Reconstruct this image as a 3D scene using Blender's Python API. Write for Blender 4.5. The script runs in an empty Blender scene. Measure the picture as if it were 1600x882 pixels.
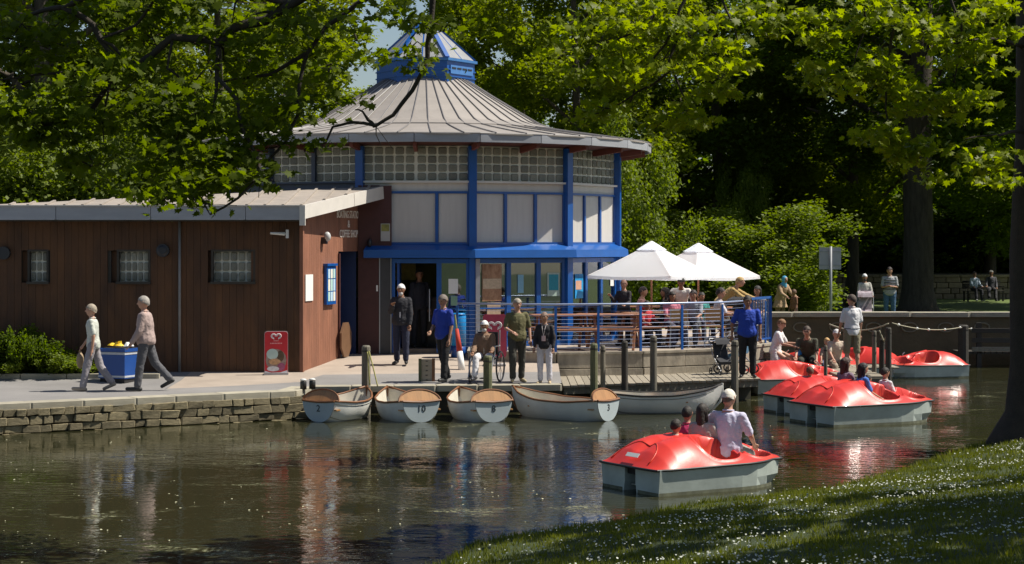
import bpy, bmesh, math, random
import numpy as np
from mathutils import Vector, Matrix, noise
rad = math.radians
scene = bpy.context.scene
COL = scene.collection
RNG = random.Random(7)

# ---------------------------------------------------------------- camera, sky, sun, exposure
CAM_Z = 3.2                      # metres above the water
FPX = 3000.0                     # focal length in photograph pixels (1600 wide)
cam_data = bpy.data.cameras.new('camera')
cam_data.sensor_width = 36.0
cam_data.lens = FPX / 1600.0 * 36.0
cam_data.shift_y = -(441 - 380) / 1600.0
cam_data.clip_start = 0.1
cam_data.clip_end = 3000
cam = bpy.data.objects.new('camera', cam_data)
COL.objects.link(cam)
cam.location = (0, 0, CAM_Z)
cam.rotation_euler = (rad(90), 0, 0)
scene.camera = cam

SUN_EL, SUN_AZ = 56.0, 5.0       # azimuth measured from +X towards +Y
world = bpy.data.worlds.new('World')
scene.world = world
world.use_nodes = True
wn = world.node_tree.nodes
sky = wn.new('ShaderNodeTexSky')
sky.sky_type = 'NISHITA'
sky.sun_disc = False
sky.sun_elevation = rad(SUN_EL)
sky.sun_rotation = rad(90 - SUN_AZ)
world.node_tree.links.new(sky.outputs[0], wn['Background'].inputs[0])
wn['Background'].inputs[1].default_value = 0.066
sun_data = bpy.data.lights.new('sun', 'SUN')
sun_data.energy = 4.9
sun_data.angle = rad(0.5)
sun_data.color = (1.0, 0.94, 0.82)
sun = bpy.data.objects.new('sun', sun_data)
COL.objects.link(sun)
sdir = Vector((math.cos(rad(SUN_EL)) * math.cos(rad(SUN_AZ)), math.cos(rad(SUN_EL)) * math.sin(rad(SUN_AZ)), math.sin(rad(SUN_EL))))
sun.location = sdir * 60 + Vector((0, 35, 0))
sun.rotation_euler = sdir.to_track_quat('Z', 'Y').to_euler()
scene.view_settings.view_transform = 'Standard'
scene.view_settings.look = 'None'
scene.view_settings.exposure = 0.5
scene.view_settings.gamma = 1.0

# ---------------------------------------------------------------- measuring helpers
def WX(px, Y): return (px - 800) / FPX * Y
def HZ(py, Y): return CAM_Z - (py - 380) / FPX * Y
def PY(py, z): return (CAM_Z - z) * FPX / (py - 380)
def sstep(a, b, x):
    t = max(0.0, min(1.0, (x - a) / (b - a)))
    return t * t * (3 - 2 * t)
def lerp(a, b, t): return a + (b - a) * t
def interp(pts, t):
    for (a, va), (b, vb) in zip(pts, pts[1:]):
        if t <= b: return lerp(va, vb, max(0, (t - a)) / (b - a))
    return pts[-1][1]

# ---------------------------------------------------------------- materials
MATS = {}
def mat(name, col, rough=0.6, var=0.18, scale=6.0, bump=0.0, bscale=40.0, metal=0.0, rnd=0.0,
        col2=None, stretch=None, transl=0.0, spec=0.5, alpha=None, coat=0.0, fac_scale2=None, contrast=1.0, world=False):
    if name in MATS: return MATS[name]
    m = bpy.data.materials.new(name)
    m.use_nodes = True
    nt = m.node_tree; N = nt.nodes; L = nt.links
    p = N['Principled BSDF']
    tc = N.new('ShaderNodeTexCoord')
    mp = N.new('ShaderNodeMapping')
    if stretch: mp.inputs['Scale'].default_value = stretch
    if world:
        geo = N.new('ShaderNodeNewGeometry'); L.new(geo.outputs['Position'], mp.inputs[0])
    else:
        L.new(tc.outputs['Object'], mp.inputs[0])
    nz = N.new('ShaderNodeTexNoise'); nz.inputs['Scale'].default_value = scale; nz.inputs['Detail'].default_value = 6
    nz.inputs['Roughness'].default_value = 0.62
    L.new(mp.outputs[0], nz.inputs[0])
    mr = N.new('ShaderNodeMapRange')
    h = 0.28 / contrast
    mr.inputs[1].default_value = 0.5 - h; mr.inputs[2].default_value = 0.5 + h
    L.new(nz.outputs[0], mr.inputs[0])
    mx = N.new('ShaderNodeMix'); mx.data_type = 'RGBA'
    c1 = [max(0, c * (1 - var)) for c in col[:3]] + [1]
    c2 = (list(col2[:3]) + [1]) if col2 else [min(1, c * (1 + var)) for c in col[:3]] + [1]
    mx.inputs[6].default_value = c1; mx.inputs[7].default_value = c2
    L.new(mr.outputs[0], mx.inputs[0])
    out = mx.outputs[2]
    if rnd > 0:
        oi = N.new('ShaderNodeObjectInfo')
        m2 = N.new('ShaderNodeMapRange'); m2.inputs[3].default_value = 1 - rnd; m2.inputs[4].default_value = 1 + rnd
        L.new(oi.outputs['Random'], m2.inputs[0])
        hs = N.new('ShaderNodeHueSaturation')
        L.new(m2.outputs[0], hs.inputs['Value']); L.new(out, hs.inputs['Color'])
        out = hs.outputs[0]
    L.new(out, p.inputs['Base Color'])
    p.inputs['Roughness'].default_value = rough
    p.inputs['Metallic'].default_value = metal
    p.inputs['Specular IOR Level'].default_value = spec
    if coat: p.inputs['Coat Weight'].default_value = coat; p.inputs['Coat Roughness'].default_value = 0.08
    if bump:
        nb = N.new('ShaderNodeTexNoise'); nb.inputs['Scale'].default_value = bscale; nb.inputs['Detail'].default_value = 4
        L.new(mp.outputs[0], nb.inputs[0])
        b = N.new('ShaderNodeBump'); b.inputs['Strength'].default_value = bump; b.inputs['Distance'].default_value = 0.02
        L.new(nb.outputs[0], b.inputs['Height']); L.new(b.outputs[0], p.inputs['Normal'])
    if transl > 0:
        tr = N.new('ShaderNodeBsdfTranslucent')
        hs2 = N.new('ShaderNodeHueSaturation'); hs2.inputs['Saturation'].default_value = 1.15; hs2.inputs['Value'].default_value = 1.7
        L.new(out, hs2.inputs['Color']); L.new(hs2.outputs[0], tr.inputs['Color'])
        ms = N.new('ShaderNodeMixShader'); ms.inputs[0].default_value = transl
        L.new(p.outputs[0], ms.inputs[1]); L.new(tr.outputs[0], ms.inputs[2])
        L.new(ms.outputs[0], N['Material Output'].inputs[0])
    MATS[name] = m
    return m

def glass_mat(name, tint=(0.75, 0.85, 0.85), transp=0.72, rough=0.02):
    if name in MATS: return MATS[name]
    m = bpy.data.materials.new(name); m.use_nodes = True
    N = m.node_tree.nodes; L = m.node_tree.links
    for n in list(N):
        if n.type == 'BSDF_PRINCIPLED': N.remove(n)
    t = N.new('ShaderNodeBsdfTransparent'); t.inputs[0].default_value = (*tint, 1)
    g = N.new('ShaderNodeBsdfGlossy'); g.inputs['Roughness'].default_value = rough; g.inputs[0].default_value = (0.9, 0.95, 1, 1)
    fr = N.new('ShaderNodeFresnel'); fr.inputs[0].default_value = 1.55
    ad = N.new('ShaderNodeMath'); ad.operation = 'ADD'; ad.inputs[1].default_value = 1 - transp - 0.1; ad.use_clamp = True
    L.new(fr.outputs[0], ad.inputs[0])
    ms = N.new('ShaderNodeMixShader'); L.new(ad.outputs[0], ms.inputs[0]); L.new(t.outputs[0], ms.inputs[1]); L.new(g.outputs[0], ms.inputs[2])
    L.new(ms.outputs[0], N['Material Output'].inputs[0])
    MATS[name] = m
    return m

# ---------------------------------------------------------------- objects
WL = {}                                             # world location of every parent used
def wloc(o): return WL.get(o.name, Vector((0, 0, 0)))

def tag(o, label=None, cat=None, group=None, kind=None):
    if label: o['label'] = label
    if cat: o['category'] = cat
    if group: o['group'] = group
    if kind: o['kind'] = kind
    return o

def thing(name, label, cat, loc=(0, 0, 0), rotz=0.0, group=None):
    o = bpy.data.objects.new(name, None); COL.objects.link(o)
    o.empty_display_size = 0.2
    o.location = loc; o.rotation_euler = (0, 0, rotz)
    WL[o.name] = Vector(loc)
    return tag(o, label, cat, group)

def link(name, me, parent=None, loc=(0, 0, 0), rot=(0, 0, 0), scale=None):
    o = bpy.data.objects.new(name, me); COL.objects.link(o)
    o.location = loc; o.rotation_euler = rot
    if scale is not None: o.scale = scale
    if parent is not None: o.parent = parent
    return o

class MB:
    """collects simple shapes, then becomes ONE mesh object"""
    def __init__(s): s.v = []; s.f = []
    def add(s, vs, fs):
        k = len(s.v); s.v += [tuple(v) for v in vs]; s.f += [tuple(i + k for i in f) for f in fs]; return s
    def box(s, c, size, rz=0.0, M=None):
        x, y, z = [d / 2 for d in size]
        vs = [Vector((a * x, b * y, d * z)) for a in (-1, 1) for b in (-1, 1) for d in (-1, 1)]
        if M is None: M = Matrix.Rotation(rz, 3, 'Z')
        vs = [M @ v + Vector(c) for v in vs]
        return s.add(vs, [(0, 1, 3, 2), (4, 6, 7, 5), (0, 4, 5, 1), (2, 3, 7, 6), (0, 2, 6, 4), (1, 5, 7, 3)])
    def bar(s, a, b, w, h, up=(0, 0, 1)):
        a = Vector(a); b = Vector(b); d = b - a; L = d.length
        if L < 1e-6: return s
        d.normalize(); u = Vector(up)
        if abs(d.dot(u)) > .98: u = Vector((0, 1, 0))
        x = d.cross(u).normalized(); z = x.cross(d).normalized()
        M = Matrix((x, d, z)).transposed()
        return s.box((a + b) / 2, (w, L, h), M=M)
    def tube(s, path, radii, n=8, cap=True, ell=1.0):
        pts = [Vector(p) for p in path]
        if not hasattr(radii, '__len__'): radii = [radii] * len(pts)
        k0 = len(s.v); prev = None; vs = []
        for i, p in enumerate(pts):
            d = (pts[min(i + 1, len(pts) - 1)] - pts[max(i - 1, 0)])
            if d.length < 1e-9: d = Vector((0, 0, 1))
            d.normalize()
            if prev is None:
                u = Vector((1, 0, 0)) if abs(d.x) < .9 else Vector((0, 1, 0))
                x = (u - d * u.dot(d)).normalized()
            else: x = (prev - d * prev.dot(d)).normalized()
            prev = x; y = d.cross(x)
            for j in range(n):
                a = 2 * math.pi * j / n
                vs.append(p + (x * math.cos(a) + y * math.sin(a) * ell) * radii[i])
        fs = []
        for i in range(len(pts) - 1):
            for j in range(n):
                a = i * n + j; b = i * n + (j + 1) % n
                fs.append((a, b, b + n, a + n))
        if cap:
            fs.append(tuple(range(n - 1, -1, -1))); fs.append(tuple((len(pts) - 1) * n + j for j in range(n)))
        return s.add(vs, fs)
    def loft(s, rings, cap=True, closed=True):
        n = len(rings[0]); vs = [v for r in rings for v in r]; fs = []
        for i in range(len(rings) - 1):
            for j in range(n if closed else n - 1):
                a = i * n + j; b = i * n + (j + 1) % n
                fs.append((a, b, b + n, a + n))
        if cap:
            fs.append(tuple(range(n - 1, -1, -1))); fs.append(tuple((len(rings) - 1) * n + j for j in range(n)))
        return s.add(vs, fs)
    def capsule(s, p0, p1, r0, r1, n=10):
        p0 = Vector(p0); p1 = Vector(p1); d = (p1 - p0)
        if d.length < 1e-6: d = Vector((0, 0, 1e-3))
        u = d.normalized(); path = []; rr = []
        for a in (-85, -55, -25): path.append(p0 + u * r0 * math.sin(rad(a))); rr.append(r0 * math.cos(rad(a)))
        path.append(p0); rr.append(r0); path.append(p1); rr.append(r1)
        for a in (25, 55, 85): path.append(p1 + u * r1 * math.sin(rad(a))); rr.append(r1 * math.cos(rad(a)))
        return s.tube(path, rr, n)
    def ball(s, c, r, n=12, m=8):
        if not hasattr(r, '__len__'): r = (r, r, r)
        rings = []
        for i in range(m + 1):
            t = -math.pi / 2 + math.pi * i / m; ct = max(math.cos(t), 0.02)
            rings.append([(c[0] + r[0] * ct * math.cos(2 * math.pi * j / n), c[1] + r[1] * ct * math.sin(2 * math.pi * j / n), c[2] + r[2] * math.sin(t)) for j in range(n)])
        return s.loft(rings)
    def prism(s, poly, z0, z1):
        n = len(poly)
        vs = [(p[0], p[1], z0) for p in poly] + [(p[0], p[1], z1) for p in poly]
        fs = [tuple(range(n - 1, -1, -1)), tuple(range(n, 2 * n))] + [(i, (i + 1) % n, (i + 1) % n + n, i + n) for i in range(n)]
        return s.add(vs, fs)
    def mesh(s, name, m=None, smooth=False):
        me = bpy.data.meshes.new(name)
        me.from_pydata(s.v, [], s.f); me.update()
        if m is not None: me.materials.append(m)
        if smooth: me.shade_smooth()
        return me
    def build(s, name, m=None, parent=None, smooth=False, local=False, auto=None):
        if parent is not None and not local:
            w = wloc(parent); s.v = [(v[0] - w.x, v[1] - w.y, v[2] - w.z) for v in s.v]
        me = s.mesh(name, m, smooth)
        o = link(name, me, parent)
        if auto is not None:
            me.shade_smooth()
            try: me.set_sharp_from_angle(angle=rad(auto))
            except Exception: pass
        WL[o.name] = wloc(parent).copy() if parent is not None else Vector((0, 0, 0))
        return o

def bevel_mesh(me, w=0.01, seg=1):
    bm = bmesh.new(); bm.from_mesh(me)
    bmesh.ops.recalc_face_normals(bm, faces=bm.faces)
    bmesh.ops.bevel(bm, geom=list(bm.edges), offset=w, segments=seg, affect='EDGES')
    bm.to_mesh(me); bm.free()
    return me
def fix_normals(me):
    bm = bmesh.new(); bm.from_mesh(me); bmesh.ops.recalc_face_normals(bm, faces=bm.faces); bm.to_mesh(me); bm.free()

_unit = {}
def unit_block(m, bev=0.02, key='u'):
    """unit cube with bevelled edges, shared by alike pieces (scaled per piece)"""
    k = (m.name, bev, key)
    if k not in _unit:
        me = MB().box((0, 0, 0), (1, 1, 1)).mesh('piece', m)
        if bev: bevel_mesh(me, bev)
        _unit[k] = me
    return _unit[k]
def piece(name, m, parent, c, size, rz=0.0, bev=0.02, rx=0.0, ry=0.0):
    w = wloc(parent) if parent is not None else Vector((0, 0, 0))
    o = link(name, unit_block(m, bev), parent, Vector(c) - w, (rx, ry, rz), size)
    return o

def copy_tree(o, parent=None, keep=True):
    c = o.copy(); COL.objects.link(c)
    if parent is not None: c.parent = parent
    WL[c.name] = wloc(o).copy()
    for ch in list(o.children): copy_tree(ch, c)
    return c

_fonts = {}
def text_part(body, size, m, parent, M, depth=0.01, name='lettering', spacing=1.0, bold=0.0):
    cu = bpy.data.curves.new('t', 'FONT'); cu.body = body; cu.size = size; cu.extrude = depth / 2
    cu.align_x = 'CENTER'; cu.align_y = 'CENTER'; cu.space_character = spacing; cu.offset = bold
    cu.resolution_u = 3
    o = bpy.data.objects.new('t', cu); COL.objects.link(o)
    dg = bpy.context.evaluated_depsgraph_get()
    me = bpy.data.meshes.new_from_object(o.evaluated_get(dg))
    bpy.data.objects.remove(o); bpy.data.curves.remove(cu)
    me.transform(M); me.materials.clear(); me.materials.append(m); me.name = name
    return link(name, me, parent)
def upright(loc, rz=0.0):
    """matrix: text plane stands upright, its front looks towards -Y turned by rz"""
    return Matrix.Translation(loc) @ Matrix.Rotation(rz, 4, 'Z') @ Matrix.Rotation(rad(90), 4, 'X')

def np_mesh(name, V, Fc, m):
    """V (n,3) float, Fc (k,q) int; fast mesh"""
    me = bpy.data.meshes.new(name)
    me.vertices.add(len(V)); me.vertices.foreach_set('co', np.asarray(V, dtype=np.float32).ravel())
    q = Fc.shape[1]
    me.loops.add(Fc.size); me.loops.foreach_set('vertex_index', Fc.astype(np.int32).ravel())
    me.polygons.add(len(Fc)); me.polygons.foreach_set('loop_start', np.arange(0, Fc.size, q, dtype=np.int32))
    me.polygons.foreach_set('loop_total', np.full(len(Fc), q, dtype=np.int32))
    me.update(calc_edges=True); me.validate()
    if m is not None: me.materials.append(m)
    return me
# ================================================================ materials used by the setting
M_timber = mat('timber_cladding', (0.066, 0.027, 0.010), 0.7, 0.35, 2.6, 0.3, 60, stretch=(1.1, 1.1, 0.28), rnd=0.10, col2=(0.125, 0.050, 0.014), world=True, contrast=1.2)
M_timber_lit = mat('timber_cladding_red', (0.24, 0.10, 0.058), 0.7, 0.3, 2.6, 0.3, 60, stretch=(1.3, 1.3, 0.4), world=True, contrast=1.2, rnd=0.06)  # same cladding as the front; sunlight put into the lighter colour
M_maroon = mat('dark_maroon_paint', (0.07, 0.022, 0.02), 0.6, 0.2)
M_fascia_grey = mat('grey_fascia_metal', (0.33, 0.34, 0.37), 0.45, 0.12, 3, rnd=0.07)
M_fascia_white = mat('white_fascia_board', (0.66, 0.62, 0.57), 0.5, 0.1, 3, rnd=0.04)
M_roof = mat('weathered_metal_roof', (0.30, 0.27, 0.245), 0.5, 0.16, 2.5, 0.15, 12, rnd=0.05)
M_seam = mat('roof_seam_dark', (0.16, 0.15, 0.15), 0.5, 0.1)
M_ribroof = mat('ribbed_sheet_roof', (0.30, 0.26, 0.225), 0.75, 0.2, 3, 0.2, rnd=0.06)
M_blue = mat('blue_paint', (0.005, 0.082, 0.33), 0.38, 0.12, 3, coat=0.2)
M_blue_dark = mat('deep_blue_paint', (0.008, 0.06, 0.26), 0.4, 0.15, 3)
M_panel = mat('off_white_panel', (0.56, 0.53, 0.49), 0.5, 0.09, 2.5, rnd=0.04, stretch=(2.5, 2.5, .35))
M_mortar = mat('white_glass_block_grid', (0.78, 0.76, 0.66), 0.6, 0.1, 8)
M_block = mat('glass_block', (0.15, 0.15, 0.115), 0.15, 0.4, 9, 0.6, 14, rnd=0.3, col2=(0.30, 0.29, 0.22), spec=0.8)
M_steel = mat('galvanised_steel', (0.42, 0.43, 0.45), 0.35, 0.1, 5, metal=0.6)
M_dark = mat('dark_interior', (0.018, 0.016, 0.016), 0.8, 0.3)
M_conc = mat('pale_concrete', (0.31, 0.27, 0.21), 0.85, 0.42, 2.4, 0.3, 25, stretch=(1, 1, 0.5), rnd=0.05, contrast=1.5, world=True)
M_cope = mat('coping_stone', (0.34, 0.31, 0.24), 0.85, 0.25, 3, 0.3, 30, rnd=0.12)
M_stone = mat('rubble_stone', (0.17, 0.14, 0.075), 0.9, 0.4, 5, 0.7, 22, rnd=0.38, col2=(0.30, 0.25, 0.15))
M_joint = mat('dark_wet_joint', (0.035, 0.032, 0.02), 0.8, 0.3)
M_tar = mat('grey_tarmac', (0.215, 0.205, 0.20), 0.9, 0.22, 0.7, 0.35, 90, world=True)
M_fore = mat('pinkish_concrete_paving', (0.35, 0.29, 0.24), 0.88, 0.2, 0.8, 0.3, 60, world=True, contrast=1.4)
M_lawn = mat('mown_lawn', (0.075, 0.115, 0.022), 0.9, 0.4, 1.1, 0.6, 40, world=True, col2=(0.12, 0.17, 0.03))
M_soil = mat('bank_soil_turf', (0.03, 0.045, 0.012), 0.95, 0.4, 2, 0.8, 30, world=True)
M_wood_grey = mat('weathered_grey_wood', (0.17, 0.155, 0.12), 0.85, 0.35, 5, 0.4, 50, stretch=(4, 4, 0.5), rnd=0.2)
M_deckboard = mat('jetty_board_wood', (0.27, 0.235, 0.18), 0.85, 0.3, 4, 0.3, 50, stretch=(1, 5, 1), rnd=0.12)
M_darkwood = mat('dark_wet_timber', (0.045, 0.04, 0.032), 0.8, 0.3, 5, 0.3, rnd=0.2)
M_bark = mat('tree_bark', (0.055, 0.043, 0.032), 0.95, 0.45, 3, 1.0, 16, stretch=(3, 3, 0.6), col2=(0.10, 0.083, 0.06))
M_bark_dark = mat('dark_twig_bark', (0.035, 0.026, 0.018), 0.9, 0.4, 6, 0.5)

# ================================================================ water, lake bed, ground
def water_material():
    m = bpy.data.materials.new('lake_water'); m.use_nodes = True
    nt = m.node_tree; N = nt.nodes; L = nt.links; p = N['Principled BSDF']
    g = N.new('ShaderNodeNewGeometry')
    # floating scum and pollen streaks: thin matt film lying on the water
    mp = N.new('ShaderNodeMapping'); mp.inputs['Scale'].default_value = (0.45, 0.75, 1); L.new(g.outputs['Position'], mp.inputs[0])
    n1 = N.new('ShaderNodeTexNoise'); n1.inputs['Scale'].default_value = 0.9; n1.inputs['Detail'].default_value = 7; n1.inputs['Roughness'].default_value = 0.68
    n1.inputs['Distortion'].default_value = 0.6
    L.new(mp.outputs[0], n1.inputs[0])
    r1 = N.new('ShaderNodeMapRange'); r1.inputs[1].default_value = 0.575; r1.inputs[2].default_value = 0.68; L.new(n1.outputs[0], r1.inputs[0])
    n2 = N.new('ShaderNodeTexNoise'); n2.inputs['Scale'].default_value = 14; n2.inputs['Detail'].default_value = 5; L.new(g.outputs['Position'], n2.inputs[0])
    r2 = N.new('ShaderNodeMapRange'); r2.inputs[1].default_value = 0.46; r2.inputs[2].default_value = 0.62; L.new(n2.outputs[0], r2.inputs[0])
    mm = N.new('ShaderNodeMath'); mm.operation = 'MULTIPLY'; L.new(r1.outputs[0], mm.inputs[0]); L.new(r2.outputs[0], mm.inputs[1])
    mx = N.new('ShaderNodeMix'); mx.data_type = 'RGBA'
    mx.inputs[6].default_value = (0.027, 0.027, 0.012, 1); mx.inputs[7].default_value = (0.26, 0.26, 0.15, 1)
    L.new(mm.outputs[0], mx.inputs[0]); L.new(mx.outputs[2], p.inputs['Base Color'])
    mr = N.new('ShaderNodeMapRange'); mr.inputs[3].default_value = 0.025; mr.inputs[4].default_value = 0.55; L.new(mm.outputs[0], mr.inputs[0]); L.new(mr.outputs[0], p.inputs['Roughness'])
    p.inputs['IOR'].default_value = 1.33
    # ripples
    mp2 = N.new('ShaderNodeMapping'); mp2.inputs['Scale'].default_value = (0.8, 1.35, 1); mp2.inputs['Rotation'].default_value = (0, 0, 0.15); L.new(g.outputs['Position'], mp2.inputs[0])
    w1 = N.new('ShaderNodeTexNoise'); w1.inputs['Scale'].default_value = 4.2; w1.inputs['Detail'].default_value = 3; w1.inputs['Roughness'].default_value = 0.5; L.new(mp2.outputs[0], w1.inputs[0])
    w2 = N.new('ShaderNodeTexNoise'); w2.inputs['Scale'].default_value = 0.55; w2.inputs['Detail'].default_value = 2; L.new(g.outputs['Position'], w2.inputs[0])
    wr = N.new('ShaderNodeMapRange'); wr.inputs[1].default_value = 0.38; wr.inputs[2].default_value = 0.66; wr.inputs[3].default_value = 0.25; wr.inputs[4].default_value = 1.2; L.new(w2.outputs[0], wr.inputs[0])
    w3 = N.new('ShaderNodeTexNoise'); w3.inputs['Scale'].default_value = 15; w3.inputs['Detail'].default_value = 2; L.new(mp2.outputs[0], w3.inputs[0])
    sc = N.new('ShaderNodeMath'); sc.operation = 'MULTIPLY'; sc.inputs[1].default_value = 0.16; L.new(w3.outputs[0], sc.inputs[0])
    ad = N.new('ShaderNodeMath'); ad.operation = 'ADD'; L.new(w1.outputs[0], ad.inputs[0]); L.new(sc.outputs[0], ad.inputs[1])
    ml = N.new('ShaderNodeMath'); ml.operation = 'MULTIPLY'; L.new(ad.outputs[0], ml.inputs[0]); L.new(wr.outputs[0], ml.inputs[1])
    b = N.new('ShaderNodeBump'); b.inputs['Strength'].default_value = 1.0; b.inputs['Distance'].default_value = 0.0115
    L.new(ml.outputs[0], b.inputs['Height']); L.new(b.outputs[0], p.inputs['Normal'])
    return m
M_water = water_material()

def sheet(name, poly, z, m):
    bm = bmesh.new(); f = bm.faces.new([bm.verts.new((x, y, z)) for x, y in poly])
    bmesh.ops.triangulate(bm, faces=[f])
    bmesh.ops.recalc_face_normals(bm, faces=bm.faces)
    if bm.faces[:][0].normal.z < 0: bmesh.ops.reverse_faces(bm, faces=bm.faces)
    me = bpy.data.meshes.new(name); bm.to_mesh(me); bm.free(); me.materials.append(m)
    return tag(link(name, me), kind='structure')

sheet('lake_bed', [(-400, -60), (400, -60), (400, 900), (-400, 900)], -0.9, M_soil)
sheet('water', [(-70, 6), (70, 6), (70, 52), (-70, 52)], 0.0, M_water)

# quay edge (seen from above), from far left to the end of the jetty
QE = [(-30, 19.1), (-20, 25.2), (-3.96, 34.9), (-3.80, 35.95), (0.95, 36.4)]
def quay_y(X): return interp([(a, b) for a, b in QE] + [(5.9, 40.5)], X) if X > -30 else 19.1
def ground_z(X, Y): return 0.5 + 0.3 * sstep(35.8, 41.3, Y)

def grid_sheet(name, xs, ys, zf, inside, m_of, mats, kind='structure'):
    V = []; idx = {}; Fs = []; mi = []
    for i, x in enumerate(xs):
        for j, y in enumerate(ys):
            idx[i, j] = len(V); V.append((x, y, zf(x, y)))
    for i in range(len(xs) - 1):
        for j in range(len(ys) - 1):
            cx = (xs[i] + xs[i + 1]) / 2; cy = (ys[j] + ys[j + 1]) / 2
            if inside(cx, cy):
                Fs.append((idx[i, j], idx[i + 1, j], idx[i + 1, j + 1], idx[i, j + 1])); mi.append(m_of(cx, cy))
    me = bpy.data.meshes.new(name); me.from_pydata(V, [], Fs); me.update()
    for m in mats: me.materials.append(m)
    me.polygons.foreach_set('material_index', mi); me.shade_smooth()
    return tag(link(name, me), kind=kind)

# paved quay: rows follow the quay edge so that the edge is clean
def quay_paving():
    def rows(name, X0, X1, t0, t1, m):
        nx = int((X1 - X0) / 0.35) + 1
        xs = [X0 + (X1 - X0) * i / nx for i in range(nx + 1)]
        ts = [t0 + (t1 - t0) * j / 14 for j in range(15)]
        V = []; Fs = []
        for x in xs:
            ye = quay_y(x) + 0.28
            for t in ts:
                y = ye + (56 - ye) * t
                V.append((x, y, ground_z(x, y)))
        n = len(ts)
        for i in range(nx):
            for j in range(n - 1):
                a = i * n + j; Fs.append((a, a + n, a + n + 1, a + 1))
        me = bpy.data.meshes.new(name); me.from_pydata(V, [], Fs); me.update(); me.materials.append(m); me.shade_smooth()
        return tag(link(name, me), kind='structure')
    rows('path', -30, -6.4, 0, 1, M_tar)
    rows('path', -6.4, 0.95, 0, 0.085, M_tar)
    rows('forecourt', -6.4, 0.95, 0.085, 1, M_fore)
    # body of the quay below the paving
    mb = MB()
    poly = [(x, y + 0.12) for x, y in QE] + [(0.95, 56), (-30, 56)]
    mb.prism(poly, -0.8, 0.42)
    tag(mb.build('quay_core', M_joint), kind='structure')
quay_paving()

def stone_quay_wall():
    t = thing('quay_wall', 'low rubble stone quay wall with pale coping along the left path', 'wall', (-12, 30, 0))
    rng = random.Random(3)
    ax, ay = -11.6, quay_y(-11.6); bx, by = -3.96, 34.9
    d = Vector((bx - ax, by - ay, 0)); Ln = d.length; d.normalize(); ang = math.atan2(d.y, d.x)
    nrm = Vector((d.y, -d.x, 0))
    base = unit_block(M_stone, 0.0, 'a')
    metas = []
    for k in range(6):                       # six irregular stone shapes, shared
        me = MB().box((0, 0, 0), (1, 1, 1)).mesh('stone', M_stone); bevel_mesh(me, 0.06)
        for v in me.vertices:
            n = noise.noise_vector(v.co * 1.7 + Vector((k * 9, 0, 0)))
            v.co += n * 0.13
        metas.append(me)
    z = -0.14; heights = [0.145, 0.13, 0.15, 0.13]
    cnt = 0
    for h in heights:
        s = rng.uniform(-0.2, 0)
        while s < Ln:
            w = rng.uniform(0.17, 0.42)
            hh = h * rng.uniform(0.9, 1.06)
            c = Vector((ax, ay, 0)) + d * (s + w / 2) + nrm * (-0.02 + rng.uniform(-0.02, 0.03))
            o = link('stone', rng.choice(metas), t, Vector((c.x, c.y, z + h / 2)) - wloc(t), (rng.uniform(-.05, .05), rng.uniform(-.05, .05), ang), (w - 0.012, 0.22, hh - 0.010))
            s += w; cnt += 1
        z += h
    # coping
    s = 0
    while s < Ln - 0.05:
        w = min(rng.uniform(0.7, 0.95), Ln - s)
        c = Vector((ax, ay, 0)) + d * (s + w / 2) + nrm * (-0.14)
        piece('coping_stone', M_cope, t, (c.x, c.y, 0.455 + rng.uniform(-.006, .006)), (w - 0.006, 0.42, 0.12), ang + rng.uniform(-.003, .003), 0.03)
        s += w
    # the quay behind the rowing boats
    t2 = thing('landing_edge', 'pale stone edging of the landing behind the moored rowing boats', 'kerb', (-3.7, 36.5, 0))
    pts = [Vector((-3.96, 34.9, 0)), Vector((-3.80, 35.95, 0)), Vector((0.95, 36.4, 0))]
    for a, b in zip(pts, pts[1:]):
        dd = b - a; L2 = dd.length; dd.normalize(); an = math.atan2(dd.y, dd.x); nn = Vector((dd.y, -dd.x, 0)); n = max(1, round(L2 / 0.8))
        for i in range(n):
            c = a + dd * (L2 * (i + .5) / n) - nn * 0.14
            piece('edging_stone', M_cope, t2, (c.x, c.y, 0.458 + 0.003 * (i % 2)), (L2 / n - 0.012, 0.40, 0.12), an, 0.05)
        mb = MB(); mb.bar(a - nn * 0.10 + Vector((0, 0, 0.0)), b - nn * 0.10, 0.12, 0.78)
        mb.build('face', M_joint, t2)
stone_quay_wall()

# ---------------------------------------------------------------- near bank
SH = [(-40, 8), (-20, 12), (-8, 14), (-3, 16.2), (-0.9, 18.3), (-0.52, 19.8), (1.0, 21.4), (2.1, 22.9), (3.03, 23.5), (4.1, 24.6), (5.3, 26.4), (7.34, 30.1), (10, 34.5), (16, 44), (24, 52)]
SHV = [Vector((a, b)) for a, b in SH]
def shore_dist(x, y):
    """positive on the camera's side of the shoreline"""
    p = Vector((x, y)); best = 1e9; sgn = 1
    for a, b in zip(SHV, SHV[1:]):
        ab = b - a; t = max(0, min(1, (p - a).dot(ab) / ab.length_squared)); q = a + ab * t; dd = (p - q).length
        if dd < best:
            best = dd; sgn = 1 if (ab.x * (p.y - a.y) - ab.y * (p.x - a.x)) < 0 else -1
    return best * sgn
def bank_z(x, y, d=None):
    if d is None: d = shore_dist(x, y)
    n = noise.noise(Vector((x * 1.1, y * 1.1, 0))) * 0.05 + noise.noise(Vector((x * 3.3, y * 3.3, 4))) * 0.025
    if d < 0: return max(-0.8, d * 0.9 + n)
    return 0.09 * sstep(0, 0.18, d) + 0.135 * d * (1 - 0.25 * sstep(6, 20, d)) + n * sstep(0, .4, d)
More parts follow.
